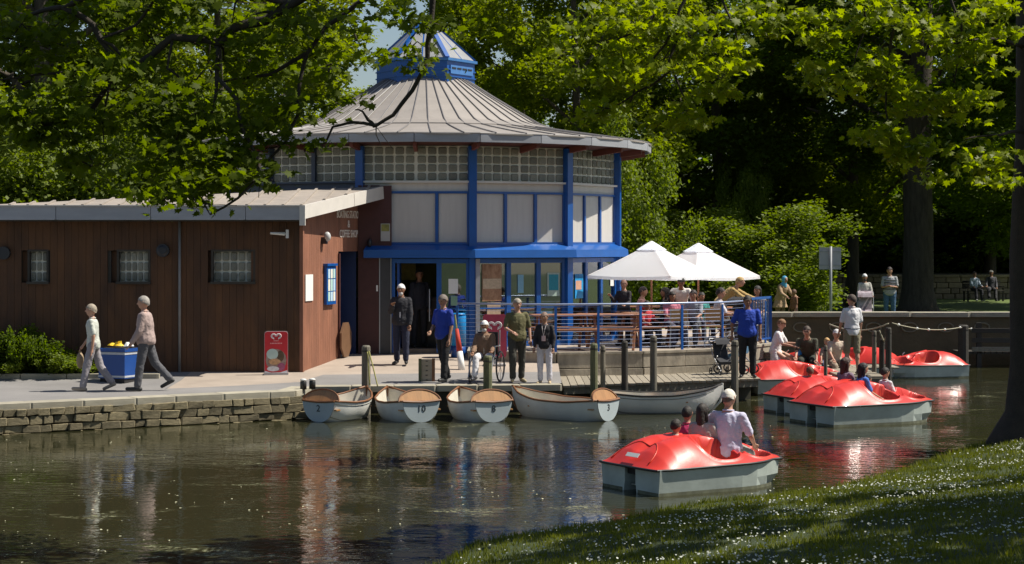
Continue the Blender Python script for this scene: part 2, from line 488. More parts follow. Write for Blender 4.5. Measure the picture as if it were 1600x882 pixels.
def near_bank():
    xs = [-30 + 1.0 * i for i in range(27)] + [-3.5 + 0.22 * i for i in range(75)] + [13 + 1.0 * i for i in range(15)]
    ys = [-14 + 1.2 * i for i in range(20)] + [10 + 0.24 * i for i in range(100)] + [34 + 1.0 * i for i in range(20)]
    D = {}
    def zf(x, y):
        d = shore_dist(x, y); D[round(x, 3), round(y, 3)] = d
        return bank_z(x, y, d)
    def inside(x, y): return shore_dist(x, y) > -1.0
    grid_sheet('grass_bank', xs, ys, zf, inside, lambda x, y: 0, [M_soil])
near_bank()

def blades(name, m, n, h0, h1, w, rng, region, seed_h=0.0, lean=0.5):
    V = []; 
    k = 0
    pts = []
    while len(pts) < n:
        x = rng.uniform(*region[0]); y = rng.uniform(*region[1])
        d = shore_dist(x, y)
        if d < 0.02 or d > region[2]: continue
        # keep what the place in front of the camera could show
        if x / y > 0.36 or x / y < -0.12: continue
        if noise.noise(Vector((x * 1.7, y * 1.7, 7))) > .32 and rng.random() < .7: continue
        if d < .22 and noise.noise(Vector((x * 4, y * 4, 2))) > .0: continue
        pts.append((x, y, d))
    Fs = []
    for (x, y, d) in pts:
        z = bank_z(x, y, d) - 0.01
        a = rng.uniform(0, 6.28); ht = rng.uniform(h0, h1) * (1.0 + 0.8 * max(0, noise.noise(Vector((x * 2, y * 2, 9)))))
        if d < 0.3: ht *= 1.5
        lx = rng.uniform(-lean, lean) * ht; ly = rng.uniform(-lean, lean) * ht
        ca, sa = math.cos(a) * w, math.sin(a) * w
        V += [(x - ca, y - sa, z), (x + ca, y + sa, z), (x + lx, y + ly, z + ht)]
        Fs.append((k, k + 1, k + 2)); k += 3
    return np_mesh(name, np.array(V), np.array(Fs), m)
M_grass = mat('grass_blade', (0.065, 0.095, 0.010), 0.7, 0.35, 0.9, world=True, col2=(0.19, 0.20, 0.018), transl=0.35)
_r = random.Random(11)
tag(link('grass', blades('grass', M_grass, 95000, 0.028, 0.065, 0.008, _r, ((-3, 9.5), (11, 31.5), 14))), 'short green grass on the near bank sloping to the lake', 'grass', kind='stuff')
def daisies():
    rng = random.Random(5); V = []; Fs = []; k = 0; n = 0
    while n < 3400:
        x = rng.uniform(-2.5, 9); y = rng.uniform(13.5, 30); d = shore_dist(x, y)
        if d < 0.35 or d > 10 or x / y > .34 or x / y < -.1: continue
        dens = 0.35 + 1.5 * noise.noise(Vector((x * 1.3, y * 1.3, 3))) + .3 * noise.noise(Vector((x * 5, y * 5, 3)))
        if rng.random() > dens * sstep(0.2, 2.2, d) + 0.04: continue
        z = bank_z(x, y, d) + rng.uniform(0.04, 0.085); r = rng.uniform(0.006, 0.012)
        N = Vector((rng.uniform(-.5, .5), rng.uniform(-.9, .1), 1)).normalized(); T = N.orthogonal().normalized(); B = N.cross(T)
        for j in range(6):
            a = j * math.pi / 3; p = Vector((x, y, z)) + (T * math.cos(a) + B * math.sin(a)) * r; V.append(p[:])
        Fs.append(tuple(range(k, k + 6))); k += 6; n += 1
    me = np_mesh('daisies', np.array(V), np.array(Fs), mat('daisy_petals', (0.58, 0.60, 0.54), 0.7, 0.15, 30, transl=0.3))
    tag(link('daisies', me), 'small white daisies scattered over the shaded grass bank', 'flowers', kind='stuff')
daisies()

def floating_specks():
    rng = random.Random(8); V = []; Fs = []; k = 0
    for i in range(850):
        y = 18 + 16 * rng.random() ** 1.3; x = rng.uniform(-0.28, 0.2) * y
        if noise.noise(Vector((x * .5, y * .35, 1))) < rng.uniform(-.35, .3): continue
        if shore_dist(x, y) > -0.05 or y > quay_y(x) - .1: continue
        r = rng.uniform(0.006, 0.017); a0 = rng.uniform(0, 6); nn = 5
        for j in range(nn):
            a = a0 + j * 6.283 / nn; V.append((x + math.cos(a) * r * rng.uniform(.6, 1.4), y + math.sin(a) * r * rng.uniform(.6, 1.4), 0.004 + rng.uniform(0, .008)))
        Fs.append(tuple(range(k, k + nn))); k += nn
    me = np_mesh('floating_petals', np.array(V), np.array(Fs), mat('pale_petal', (0.50, 0.48, 0.32), 0.7, 0.3, 40))
    tag(link('floating_petals', me), 'pale petals and bits floating on the dark water', 'petals', kind='stuff')
floating_specks()

# ---------------------------------------------------------------- far ground, retaining wall, boundary wall
def far_ground():
    xs = [-120 + 8 * i for i in range(31)] + [130, 200, 400]
    ys = [50.9] + [52 + 4 * i for i in range(30)] + [180, 240, 400, 900]
    def zf(x, y): return 0.7 + (0.1 if x < 4 else 0)
    grid_sheet('lawn', xs, ys, lambda x, y: 0.7 + 0.06 * noise.noise(Vector((x * .2, y * .2, 0))) * sstep(54, 60, y), lambda x, y: True, lambda x, y: 0, [M_lawn])
    m = MB(); m.prism([(5.8, 50.85), (120, 50.85), (120, 60), (5.8, 60)], -0.8, 0.69); tag(m.build('lawn_edge_core', M_joint), kind='structure')
    # paved back of the cafe
far_ground()

def retaining_wall():
    t = thing('retaining_wall', 'long low retaining wall with pale coping across the lake on the right', 'wall', (6.9, 50.5, 0))
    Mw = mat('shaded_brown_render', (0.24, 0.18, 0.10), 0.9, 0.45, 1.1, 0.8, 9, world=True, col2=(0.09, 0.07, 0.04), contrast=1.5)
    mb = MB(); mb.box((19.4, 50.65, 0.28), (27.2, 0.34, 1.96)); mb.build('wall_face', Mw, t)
    x = 5.85; i = 0
    while x < 33:
        w = 1.55; piece('coping_stone', M_cope, t, (x + w / 2, 50.62, 1.315 + 0.003 * (i % 3)), (w - 0.015, 0.48, 0.13), 0, 0.05); x += w; i += 1
    # round recesses along the wall, small dark ovals under the coping
    md = MB()
    for k in range(9):
        cx = 7.6 + k * 0.95
        ring = [(cx + 0.2 * math.cos(a), 50.46, 0.98 + 0.12 * math.sin(a)) for a in [j * 6.283 / 14 for j in range(14)]]
        md.tube(ring + [ring[0]], 0.022, 5)
    md.build('scroll_relief', mat('wall_relief_stone', (0.20, 0.17, 0.115), 0.9, 0.3), t)
retaining_wall()

def boundary_wall():
    t = thing('boundary_wall', 'old sandstone boundary wall with flat coping beyond the far lawn', 'wall', (9, 86, 0.7))
    rng = random.Random(21)
    Ms = mat('old_sandstone_block', (0.25, 0.20, 0.135), 0.9, 0.3, 2, 0.5, 12, rnd=0.2)
    MB().box((13, 86.2, 1.25), (22, 0.25, 1.2)).build('wall_core', M_joint, t)
    z = 0.68
    for c in range(4):
        x = 2 + rng.uniform(0, .3)
        while x < 24:
            w = rng.uniform(0.35, 0.75); piece('stone', Ms, t, (x + w / 2, 86 + rng.uniform(-.02, .02), z + 0.125), (w - .03, 0.3, 0.235), 0, 0.08); x += w
        z += 0.25
    x = 2
    while x < 24: piece('coping_stone', Ms, t, (x + .6, 86, z + 0.05), (1.18, 0.5, 0.12), 0, 0.06); x += 1.2
boundary_wall()
# ================================================================ timber annexe (left)
def block_window(parent, x0, x1, z0, z1, y, nx, nz, reveal=0.16):
    """glass-block window in a wall facing the camera"""
    f = MB()
    f.box(((x0 + x1) / 2, y + 0.05, (z0 + z1) / 2), (x1 - x0, 0.06, z1 - z0))
    w = f.build('window', M_mortar, parent)
    dx = (x1 - x0) / nx; dz = (z1 - z0) / nz
    for i in range(nx):
        for j in range(nz):
            piece('glass_block', M_block, w, (x0 + dx * (i + .5), y + 0.01, z0 + dz * (j + .5)), (dx - .034, .07, dz - .034), 0, 0.12)
    s = MB()
    s.box(((x0 + x1) / 2, y - reveal / 2 + .02, z0 - 0.025), (x1 - x0 + .1, reveal + .1, 0.05))
    s.build('sill', M_darkwood, w)
    r = MB()
    for xx in (x0 - .02, x1 + .02): r.box((xx, y - reveal / 2 + .04, (z0 + z1) / 2), (0.04, reveal, z1 - z0))
    r.box(((x0 + x1) / 2, y - reveal / 2 + .04, z1 + .02), (x1 - x0 + .08, reveal, .04))
    r.build('window_frame', M_darkwood, w)
    MB().box((x0 - .10, y + .02, (z0 + z1) / 2), (.14, .04, z1 - z0)).build('recess_board', M_timber, w)

def roofz(Y): return 3.9 + 0.134 * (Y - 37.9)
def annexe():
    t = thing('timber_building', 'low brown timber-clad building with grey sloping roof and small glass-block windows', 'building', (-8, 39, 0.6))
    rng = random.Random(2)
    core = MB(); core.prism([(-14.6, 38.7), (-5.0, 38.7), (-4.35, 41.5), (-4.35, 44), (-14.6, 44)], 0.3, 3.55)
    core.build('inner_wall', M_dark, t)
    wins = [(-9.62, -9.28), (-7.84, -7.25), (-5.96, -5.16)]
    z0w, z1w = 2.43, 3.03
    bw = 0.143; x = -14.5; YF = 38.3
    i = 0
    while x < -4.22:
        a, b = x, min(x + bw, -4.2); c = (a + b) / 2
        hit = [w for w in wins if w[0] - 0.16 < c < w[1] + 0.02]
        spans = [(0.45, 3.64)] if not hit else [(0.45, z0w - .02), (z1w + .02, 3.64)]
        for (p, q) in spans:
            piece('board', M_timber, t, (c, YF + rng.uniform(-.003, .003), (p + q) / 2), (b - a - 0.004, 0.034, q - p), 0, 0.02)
        x += bw; i += 1
    bk = MB()
    bk.box((-9.4, YF + .045, 1.4), (10.3, 0.05, 1.95)); bk.box((-9.4, YF + .045, 3.34), (10.3, 0.05, 0.55))
    xs = [-14.55] + [v for w in wins for v in (w[0] - .16, w[1] + .02)] + [-4.22]
    for a, b in zip(xs[::2], xs[1::2]): bk.box(((a + b) / 2, YF + .045, 2.72), (b - a, .05, .69))
    bk.build('backing_board', M_darkwood, t)
    for (a, b), nx in zip(wins, (3, 5, 5)): block_window(t, a, b, z0w, z1w, YF + .1, nx, 3)
    # side wall catching the sun, with the entrance
    A = Vector((-4.2, 38.3, 0)); B = Vector((-3.335, 41.66, 0)); d = (B - A); Ln = d.length; d.normalize(); ang = math.atan2(d.y, d.x); nrm = Vector((d.y, -d.x, 0))
    n = 26
    for k in range(n):
        tt = (k + .5) / n; p = A + d * Ln * tt; top = roofz(p.y) - 0.24
        bot = 0.45 if tt < .62 else 3.02
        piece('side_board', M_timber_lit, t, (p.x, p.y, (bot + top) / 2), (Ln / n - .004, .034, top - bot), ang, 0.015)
    sb = MB(); q = A + d * Ln * .31 - nrm * .05; sb.box((q.x, q.y, 2.0), (Ln * .62, .05, 3.1), ang)
    q = A + d * Ln * .81 - nrm * .05; sb.box((q.x, q.y, 3.5), (Ln * .4, .05, .9), ang); sb.build('backing_board', M_darkwood, t)
    # corner trim and door frame
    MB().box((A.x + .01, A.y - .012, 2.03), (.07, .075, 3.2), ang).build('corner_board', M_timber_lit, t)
    p = A + d * Ln * .615 + nrm * .01; MB().box((p.x, p.y, 1.83), (.06, .09, 2.3), ang).build('door_frame', M_maroon, t)
    p = A + d * Ln * .985 - nrm * .03
    MB().box((p.x - .33, p.y - .02, 1.83), (.66, .05, 2.5)).build('door', mat('navy_door_paint', (.006, .02, .09), .45, .15), t)  # blue door, the doorway's shade put into its dark colour
    al = MB(); al.box((-4.1, 41.64, 2.0), (.9, .05, 3.0)); al.build('porch_back', M_dark, t)
    # roof: ribbed sheets running up the slope, ridge running diagonally
    def front(x): return 37.9 if x < -4.15 else 37.9 + (x + 4.15) / 1.35 * 3.65
    def ridge(x): return max(38.15, 38.2 + (x + 10.1) * (41.6 - 38.2) / 7.3)
    x = -14.6; sw = 0.36
    while x < -2.86:
        a, b = x, min(x + sw, -2.82)
        m = MB(); th = 0.035
        ring = [(a, front(a)), (b, front(b)), (b, max(ridge(b), front(b) + .02)), (a, ridge(a))]
        vs = [(p[0], p[1], roofz(p[1]) + dz) for dz in (0, th) for p in ring]
        m.add(vs, [(3, 2, 1, 0), (4, 5, 6, 7), (0, 1, 5, 4), (1, 2, 6, 5), (2, 3, 7, 6), (3, 0, 4, 7)])
        m.bar((a, front(a), roofz(front(a)) + th + .012), (a, ridge(a) + .02, roofz(ridge(a)) + th + .012), 0.05, 0.045)
        m.build('roof_sheet', M_ribroof, t)
        x += sw
    bkp = MB()
    pl = [(-14.6, 38.15), (-10.1, 38.2), (-2.85, 41.58)]
    vs = [(p[0], p[1], roofz(p[1])) for p in pl] + [(-2.85, 42.0, 4.3), (-10.1, 44.2, 3.7), (-14.6, 44.2, 3.7)]
    bkp.add(vs, [(0, 1, 4, 5), (1, 2, 3, 4)]); bkp.build('rear_roof', M_ribroof, t)
    # fascias
    x = -14.6; w = 1.87
    while x < -4.2:
        b = min(x + w, -4.15)
        piece('fascia', M_fascia_grey, t, ((x + b) / 2, 37.86, 3.79), (b - x - .012, .06, .27), 0, 0.03); x += w
    MB().bar((-14.6, 37.84, 3.935), (-4.14, 37.84, 3.935), .09, .022).build('roof_trim', M_fascia_white, t)
    f0 = Vector((-4.15, 37.86, 3.80)); f1 = Vector((-2.8, 41.55, 4.29))
    for k in range(2):
        a = f0.lerp(f1, k * .62); b = f0.lerp(f1, .615 if k == 0 else 1)
        MB().bar(a, b, .05, .27).build('gable_fascia', M_fascia_white, t)
    MB().box((-4.13, 37.85, 3.745), (.11, .10, .40)).build('fascia_end', M_fascia_white, t)
    sf = MB(); sf.bar((-14.5, 38.1, 3.645), (-4.1, 38.1, 3.645), .45, .03); sf.build('soffit', M_darkwood, t)
    # fittings on the wall
    MB().tube([(-6.62, 38.24, .55), (-6.62, 38.24, 3.64)], .028, 8).build('drainpipe', mat('grey_pipe', (.22, .21, .20), .5), t, smooth=True)
    v = MB(); v.tube([(-6.95, 38.29, 3.05), (-6.95, 38.17, 3.05)], .13, 20); v.tube([(-6.95, 38.18, 3.05), (-6.95, 38.15, 3.05)], [.13, .07], 20); v.build('round_vent', mat('black_plastic', (.02, .02, .025), .4), t)
    v = MB(); v.tube([(-10.12, 38.29, 3.0), (-10.12, 38.18, 3.0)], .13, 20); v.build('round_lamp', MATS['black_plastic'], t)
    c = MB(); c.box((-4.47, 38.2, 3.38), (.05, .1, .17)); c.tube([(-4.52, 38.2, 3.38), (-4.8, 38.12, 3.395)], [.035, .022], 8); c.box((-4.5, 38.25, 3.38), (.1, .08, .04))
    c.build('security_camera', mat('white_plastic', (.75, .75, .73), .4), t)
    p = A + d * Ln * .33 + nrm * .07
    l = MB(); l.box((p.x, p.y, 3.25), (.12, .1, .14), ang); l.build('wall_lamp', MATS['black_plastic'], t)
    l = MB(); l.ball((p.x + nrm.x * .06, p.y + nrm.y * .06, 3.33), (.075, .075, .1)); l.build('lamp_glass', mat('frosted_lamp', (.5, .5, .5), .3), t, smooth=True)
    # white poster and blue notice board
    p = A + d * Ln * .1 + nrm * .03
    MB().box((p.x, p.y, 2.30), (.42, .02, .53), ang).build('white_poster', mat('white_paper', (.78, .78, .75), .6, .04), t)
    # lettering
    Mw = mat('raised_white_letters', (.82, .74, .66), .5, .05)
    for body, z, wd in (('BOATING STATION', 3.86 - .06, 1.50), ('&', 3.60, None), ('COFFEE SHOP', 3.36 + .03, 1.15)):
        p = A + d * Ln * .80 + nrm * .026
        sx = 1.0
        o = text_part(body, .235, Mw, t, Matrix.Identity(4), .006, 'lettering', 1.0, .002)
        xs_ = [v.co.x for v in o.data.vertices]; w0 = max(xs_) - min(xs_)
        s = (wd / w0) if wd else 1
        o.data.transform(Matrix.Translation(Vector((p.x, p.y, z)) - wloc(t)) @ Matrix.Rotation(ang, 4, 'Z') @ Matrix.Rotation(rad(90), 4, 'X') @ Matrix.Diagonal((s, .95, 1, 1)))
    return t, A, d, Ln, nrm, ang
ANX, anA, anD, anL, anN, anAng = annexe()

def notice_board():
    p = anA + anD * anL * .435 + anN * .06
    t = thing('notice_board', 'blue framed notice board of nine pale papers beside the entrance', 'notice board', (p.x, p.y, 2.35), anAng)
    WL[t.name] = Vector((0, 0, 0))
    m = MB(); m.box((0, 0, -.02), (.56, .06, .80)); m.box((0, -.01, .40), (.62, .1, .05)); m.build('frame', M_blue, t, local=True)
    rng = random.Random(4)
    for i in range(3):
        for j in range(3):
            mm = [mat('pale_green_paper', (.42, .62, .58), .6), mat('pale_blue_paper', (.45, .62, .75), .6), mat('cream_paper', (.72, .72, .62), .6)][(i * 2 + j) % 3]
            hh = .19 if i != 1 else .24
            o = link('paper', unit_block(mm, 0), t, ((j - 1) * .155, -.035, -.02 + (i - 1) * .235), (0, 0, rng.uniform(-.01, .01)), (.115, .006, hh))
notice_board()
def leaning_board():
    p = anA + anD * anL * .66 + anN * 0.0
    t = thing('tabletop', 'brown octagonal table top leaning upright inside the dark doorway', 'table top', (p.x + .12, p.y, .80), anAng)
    m = MB(); n = 8; r = .34
    ring = [(r * math.cos(a + .39), 0, .36 + r * 1.15 * math.sin(a + .39)) for a in [i * 2 * math.pi / n for i in range(n)]]
    m.loft([[(x, -.02, z) for x, y, z in ring], [(x, .02, z) for x, y, z in ring]])
    fix = m.build('board', mat('brown_laminate', (.16, .085, .045), .5), t, local=True); fix_normals(fix.data)
leaning_board()

# ================================================================ round cafe
CX, CY, RD = -2.08, 46.2, 4.68
def vpt(phi, r=RD): return Vector((CX + r * math.sin(rad(phi)), CY - r * math.cos(rad(phi)), 0))
M_olive = mat('olive_yellow_interior', (.11, .095, .022), .8, .4, 2)
def rotunda():
    t = thing('round_cafe', 'twelve-sided cafe with glass-block band, blue frames and flared metal roof', 'building', (CX, CY, .9))
    def fc(k):
        a = vpt(30 * k - 15); b = vpt(30 * k + 15); dd = (b - a).normalized(); n = Vector((dd.y, -dd.x, 0)); return a, b, dd, n, math.atan2(dd.y, dd.x), (b - a).length
    def fbox(mb, k, u0, u1, z0, z1, dep, off=0.0):
        a, b, dd, n, an, L = fc(k); c = a + dd * (L * (u0 + u1) / 2) + n * off
        mb.box((c.x, c.y, (z0 + z1) / 2), (L * (u1 - u0), dep, z1 - z0), an)
    def fpiece(name, m, k, u0, u1, z0, z1, dep, off, par, bev=.02):
        a, b, dd, n, an, L = fc(k); c = a + dd * (L * (u0 + u1) / 2) + n * off
        return piece(name, m, par, (c.x, c.y, (z0 + z1) / 2), (L * (u1 - u0), dep, z1 - z0), an, bev)
    # upper solid core
    core = MB(); core.prism([tuple(vpt(a, RD - .2)[:2]) for a in range(-15, 345, 30)], 2.98, 5.30); core.build('upper_core', M_dark, t)
    for k in (4, 5, 6, 7, 8, 9):
        w = MB(); fbox(w, k, 0, 1, .5, 5.3, .12, -.06); w.build('rear_wall', M_panel, t)
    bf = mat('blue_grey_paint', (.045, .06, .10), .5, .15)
    # storeys
    for k in (-2, -1, 0, 1, 2, 3):
        win = MB(); fbox(win, k, .03, .97, 4.55, 5.31, .05, -.05)
        wo = win.build('glass_block_window', M_mortar, t)
        nx = 10
        for i in range(nx):
            for j in range(4):
                u0 = .035 + (.93 * i / nx) + (.012 if i >= 5 else 0); u1 = u0 + .93 / nx - .017
                z0 = 4.565 + .186 * j
                fpiece('glass_block', M_block, k, u0, u1, z0, z0 + .156, .07, -.03, wo, .12)
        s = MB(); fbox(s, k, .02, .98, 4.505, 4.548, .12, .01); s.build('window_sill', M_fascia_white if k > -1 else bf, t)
        if k >= 0:
            s = MB(); fbox(s, k, .03, .97, 4.325, 4.503, .05, -.04); s.build('upper_panel', M_panel, t)
            fr = MB(); fbox(fr, k, .03, .97, 4.275, 4.323, .09, -.02); fbox(fr, k, .03, .97, 3.16, 3.215, .09, -.02)
            divs = {0: (.03, .26, .685, .97), 1: (.03, .345, .66, .97), 2: (.03, .345, .66, .97), 3: (.03, .345, .66, .97)}[k]
            for u in divs: fbox(fr, k, u - .014, u + .014, 3.216, 4.274, .085, -.02)
            fr.build('panel_frame', M_blue, t)
            for a, b in zip(divs, divs[1:]): fpiece('panel', M_panel, k, a + .016, b - .016, 3.217, 4.273, .04, -.045, t, 0)
        else:
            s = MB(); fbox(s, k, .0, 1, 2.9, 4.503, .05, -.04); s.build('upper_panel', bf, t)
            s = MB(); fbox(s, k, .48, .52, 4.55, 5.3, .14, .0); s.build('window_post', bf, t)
    # posts at the corners
    for j in (-75, -45, -15, 15, 45, 75, 105):
        p = vpt(j, RD + .02); m = MB()
        top = 5.3; bot = .85 if j > 0 else 4.2
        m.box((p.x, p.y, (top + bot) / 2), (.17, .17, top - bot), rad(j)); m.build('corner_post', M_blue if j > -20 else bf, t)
    for j in (15,):
        p = vpt(j, RD + .10); m = MB(); m.box((p.x + .10, p.y, 1.88), (.09, .05, 1.95), rad(j)); m.build('pale_pilaster', mat('pale_grey_paint', (.30, .30, .32), .5), t)
    # blue canopy skirt
    angs = [-13, 15, 45, 75, 105, 135]
    prof = [(4.66, 3.19), (4.96, 3.05), (4.98, 2.88), (4.66, 2.87)]
    for a, b in zip(angs, angs[1:]):
        m = MB(); m.loft([[(*vpt(x, r)[:2], z) for (r, z) in prof] for x in (a, b)]); o = m.build('canopy_segment', M_blue, t); fix_normals(o.data)
    # ground floor glazing
    gl = glass_mat('window_glass', (.72, .78, .74), .72)
    splits = {0: (.29, .705, .97), 1: (.04, .37, .685, .96), 2: (.04, .35, .66, .96), 3: (.04, .35, .66, .96)}
    for k, us in splits.items():
        fr = MB()
        for i, u in enumerate(us): fbox(fr, k, u - .022, u + .022, .82 if k == 0 else .93, 2.86, .10, 0)
        fbox(fr, k, us[0] + .022, us[-1] - .022, 2.76, 2.858, .09, 0)
        for a, b in zip(us, us[1:]):
            if not (k == 0 and a < .5): fbox(fr, k, a + .022, b - .022, .93 if k else .82, 1.04, .09, 0); fbox(fr, k, a + .022, b - .022, 1.76, 1.79, .06, 0)
        fr.build('shop_front_frame', M_blue, t)
        for a, b in zip(us, us[1:]):
            if k == 0 and a < .5: continue
            fpiece('window_pane', gl, k, a + .022, b - .022, 1.04, 2.76, .012, 0, t, 0)
    # open double door leaf and handle
    a, b, dd, n, an, L = fc(0)
    p = a + dd * L * .34 - n * .35
    m = MB(); m.box((p.x, p.y, 1.8), (.05, .75, 1.95), an); m.build('door_leaf', M_blue_dark, t)
    p = a + dd * L * .62 + n * .03
    MB().tube([(p.x, p.y - .02, 1.5), (p.x, p.y - .02, 2.2)], .013, 6).build('door_handle', M_steel, t)
    # interior
    fl = MB(); fl.prism([tuple(vpt(x, RD - .08)[:2]) for x in range(-15, 345, 30)], .75, .90); fl.build('cafe_floor', mat('cafe_floor_tiles', (.16, .12, .09), .4, .2), t)
    ce = MB(); ce.prism([tuple(vpt(x, RD - .22)[:2]) for x in range(-15, 345, 30)], 2.88, 2.96); ce.build('cafe_ceiling', mat('cafe_ceiling', (.22, .20, .15), .8), t)
    iw = MB(); iw.loft([[(*vpt(x, 2.6)[:2], z) for z in (.9, 2.88)] for x in range(-70, 110, 12)], cap=False, closed=False); iw.build('inner_partition', M_olive, t)
    ct = MB(); ct.box((CX - .2, CY - 3.2, 1.42), (2.4, .6, 1.02)); ct.box((CX - .2, CY - 3.2, 1.96), (2.5, .7, .05)); ct.build('counter', mat('dark_brown_counter', (.05, .03, .02), .4), t)
    mn = MB(); mn.box((CX - .8, CY - 2.72, 2.55), (1.4, .05, .38)); mn.build('menu_board', mat('menu_yellow', (.42, .33, .08), .6, .5, 9), t)
    # notices behind the glass
    def note(name, k, u0, u1, z0, z1, m, off=.02): return fpiece(name, m, k, u0, u1, z0, z1, .008, off, t, 0)
    note('paper_notice', 0, .79, .875, 2.10, 2.42, MATS['white_paper'])
    note('paper_notice', 0, .81, .87, 1.84, 2.05, mat('green_paper', (.2, .35, .25), .6))
    po = mat('orange_brown_poster', (.40, .14, .05), .5, .6, 5, col2=(.55, .32, .18))
    note('ice_cream_poster', 1, .10, .30, 1.93, 2.74, po)
    note('poster_band', 1, .105, .295, 2.20, 2.42, mat('cream_band', (.55, .42, .28), .6, .3, 9), .026)
    note('poster_stand', 1, .15, .29, 1.10, 1.90, mat('tan_poster', (.42, .30, .20), .6, .3, 7))
    note('blue_card', 1, .17, .33, 2.755, 2.85, mat('sky_blue_card', (.12, .40, .72), .5))
    note('teal_poster', 1, .80, .90, 2.15, 2.50, mat('teal_paper', (.02, .28, .36), .5))
    note('white_margin', 1, .785, .915, 2.02, 2.54, mat('pale_mint', (.40, .52, .45), .5), .014)
    note('small_poster', 1, .47, .53, 2.1, 2.5, mat('pale_blue_card', (.2, .42, .55), .5))
    note('blue_ice_poster', 2, .14, .30, 1.95, 2.50, mat('bright_blue_poster', (.01, .28, .62), .5, .5, 6))
    note('poster_figure', 2, .15, .26, 2.15, 2.35, mat('salmon_card', (.6, .32, .22), .5), .026)
    note('paper_notice', 2, .86, .93, 2.2, 2.62, MATS['white_paper'])
    # eaves: soffit, rafters, fascia
    so = MB(); so.loft([[(*vpt(x, 4.6)[:2], 5.32), (*vpt(x, 5.3)[:2], 5.40)] for x in range(0, 361, 15)], cap=False, closed=False)
    so.build('soffit', mat('dark_red_soffit', (.09, .03, .022), .7, .2), t)
    Mr = mat('red_brown_rafter', (.16, .045, .03), .6, .2)
    for x in [a for a in range(-75, 180, 15)]:
        a = vpt(x, 4.55); b = vpt(x, 5.28)
        MB().bar((a.x, a.y, 5.24), (b.x, b.y, 5.33), .07, .13).build('rafter', Mr, t)
    nf = 24; rf = 5.41
    for i in range(nf):
        a0 = 360 / nf * i; c = vpt(a0 + 7.5, rf * math.cos(rad(7.5)))
        piece('fascia', M_fascia_grey, t, (c.x, c.y, 5.445), (2 * rf * math.sin(rad(7.5)) - .012, .04, .185), rad(a0 + 7.5), .03)
    rm = MB(); rm.tube([(*vpt(x, rf + .01)[:2], 5.545) for x in range(0, 361, 15)], .018, 6); rm.build('gutter_edge', M_seam, t)
    # roof sheets and standing seams, alike pieces share one mesh
    NS = 48; da = 360 / NS
    prof = [(5.42, 5.545), (4.6, 5.66), (3.7, 5.79), (3.14, 5.885), (2.76, 6.03), (2.2, 6.36), (1.6, 6.72), (1.02, 7.09)]
    def sheetmesh(pr, inset=.0):
        m = MB(); rows = []
        for (r, z) in pr:
            rows.append([(r * math.sin(rad(-da / 2)), -r * math.cos(rad(da / 2)), z - .9), (r * math.sin(rad(da / 2)), -r * math.cos(rad(da / 2)), z - .9)])
        top = [[(x, y, z) for x, y, z in row] for row in rows]; bot = [[(x, y, z - .03) for x, y, z in row] for row in rows]
        m.loft([[t_[0], t_[1], b_[1], b_[0]] for t_, b_ in zip(top, bot)]); me = m.mesh('roof_sheet', M_roof); fix_normals(me); return me
    me_lo = sheetmesh(prof[:4]); me_hi = sheetmesh([(3.16, 5.905)] + prof[4:])
    sm = MB(); sm.tube([(r * math.sin(rad(da / 2)), -r * math.cos(rad(da / 2)), z - .9 + .016) for r, z in prof], .014, 5); me_s = sm.mesh('roof_seam', M_seam)
    for i in range(NS):
        link('roof_sheet', me_lo, t, (0, 0, 0), (0, 0, rad(da * i)))
        link('roof_sheet', me_hi, t, (0, 0, 0), (0, 0, rad(da * i)))
        link('roof_seam', me_s, t, (0, 0, 0), (0, 0, rad(da * i)))
    # lantern
    la = MB(); RL = 1.18; hx = [28 + 60 * i for i in range(6)]
    la.prism([tuple(vpt(a, RL)[:2]) for a in hx], 6.9, 7.50); lan = la.build('lantern', M_blue, t)
    for zz in (7.12, 7.28):
        tr = MB(); tr.prism([tuple(vpt(a, RL + .03)[:2]) for a in hx], zz, zz + .03); tr.build('lantern_board', M_blue, lan)
    rim = MB(); rim.prism([tuple(vpt(a, RL + .07)[:2]) for a in hx], 7.50, 7.56); rim.build('lantern_rim', mat('light_blue_trim', (.05, .17, .42), .4), lan)
    ap = Vector((CX, CY, 8.62))
    pan = mat('lantern_panel', (.30, .30, .30), .3, .15)
    for a, b in zip(hx, hx[1:] + [hx[0] + 360]):
        A = vpt(a, RL) + Vector((0, 0, 7.56)); B = vpt(b, RL) + Vector((0, 0, 7.56))
        c = (A + B + ap) / 3
        m = MB(); nn = (B - A).cross(ap - A).normalized() * .02
        m.add([A - nn, B - nn, ap - nn, A + nn, B + nn, ap + nn], [(0, 2, 1), (3, 4, 5), (0, 1, 4, 3), (1, 2, 5, 4), (2, 0, 3, 5)]); o = m.build('lantern_panel', pan, lan); fix_normals(o.data)
        MB().bar(A, ap, .11, .09).build('lantern_rib', M_blue, lan)
        MB().bar(A.lerp(B, .5), ap, .03, .05).build('glazing_bar', M_blue, lan)
    # louvres on the right face of the lantern
    a = vpt(28, RL); b = vpt(88, RL); dd = (b - a).normalized(); n = Vector((dd.y, -dd.x, 0)); c = (a + b) / 2 + n * .015; an = math.atan2(dd.y, dd.x)
    m = MB(); m.box((c.x, c.y, 7.30), (.95, .03, .20), an); lv = m.build('louvre_frame', mat('light_blue_trim2', (.07, .20, .48), .4), lan)
    for i in range(4):
        cc = c + dd * (-.34 + .225 * i) + n * .02; piece('louvre_slot', M_dark, lan, (cc.x, cc.y, 7.335), (.17, .012, .035), an, 0)
    return t
CAFE = rotunda()

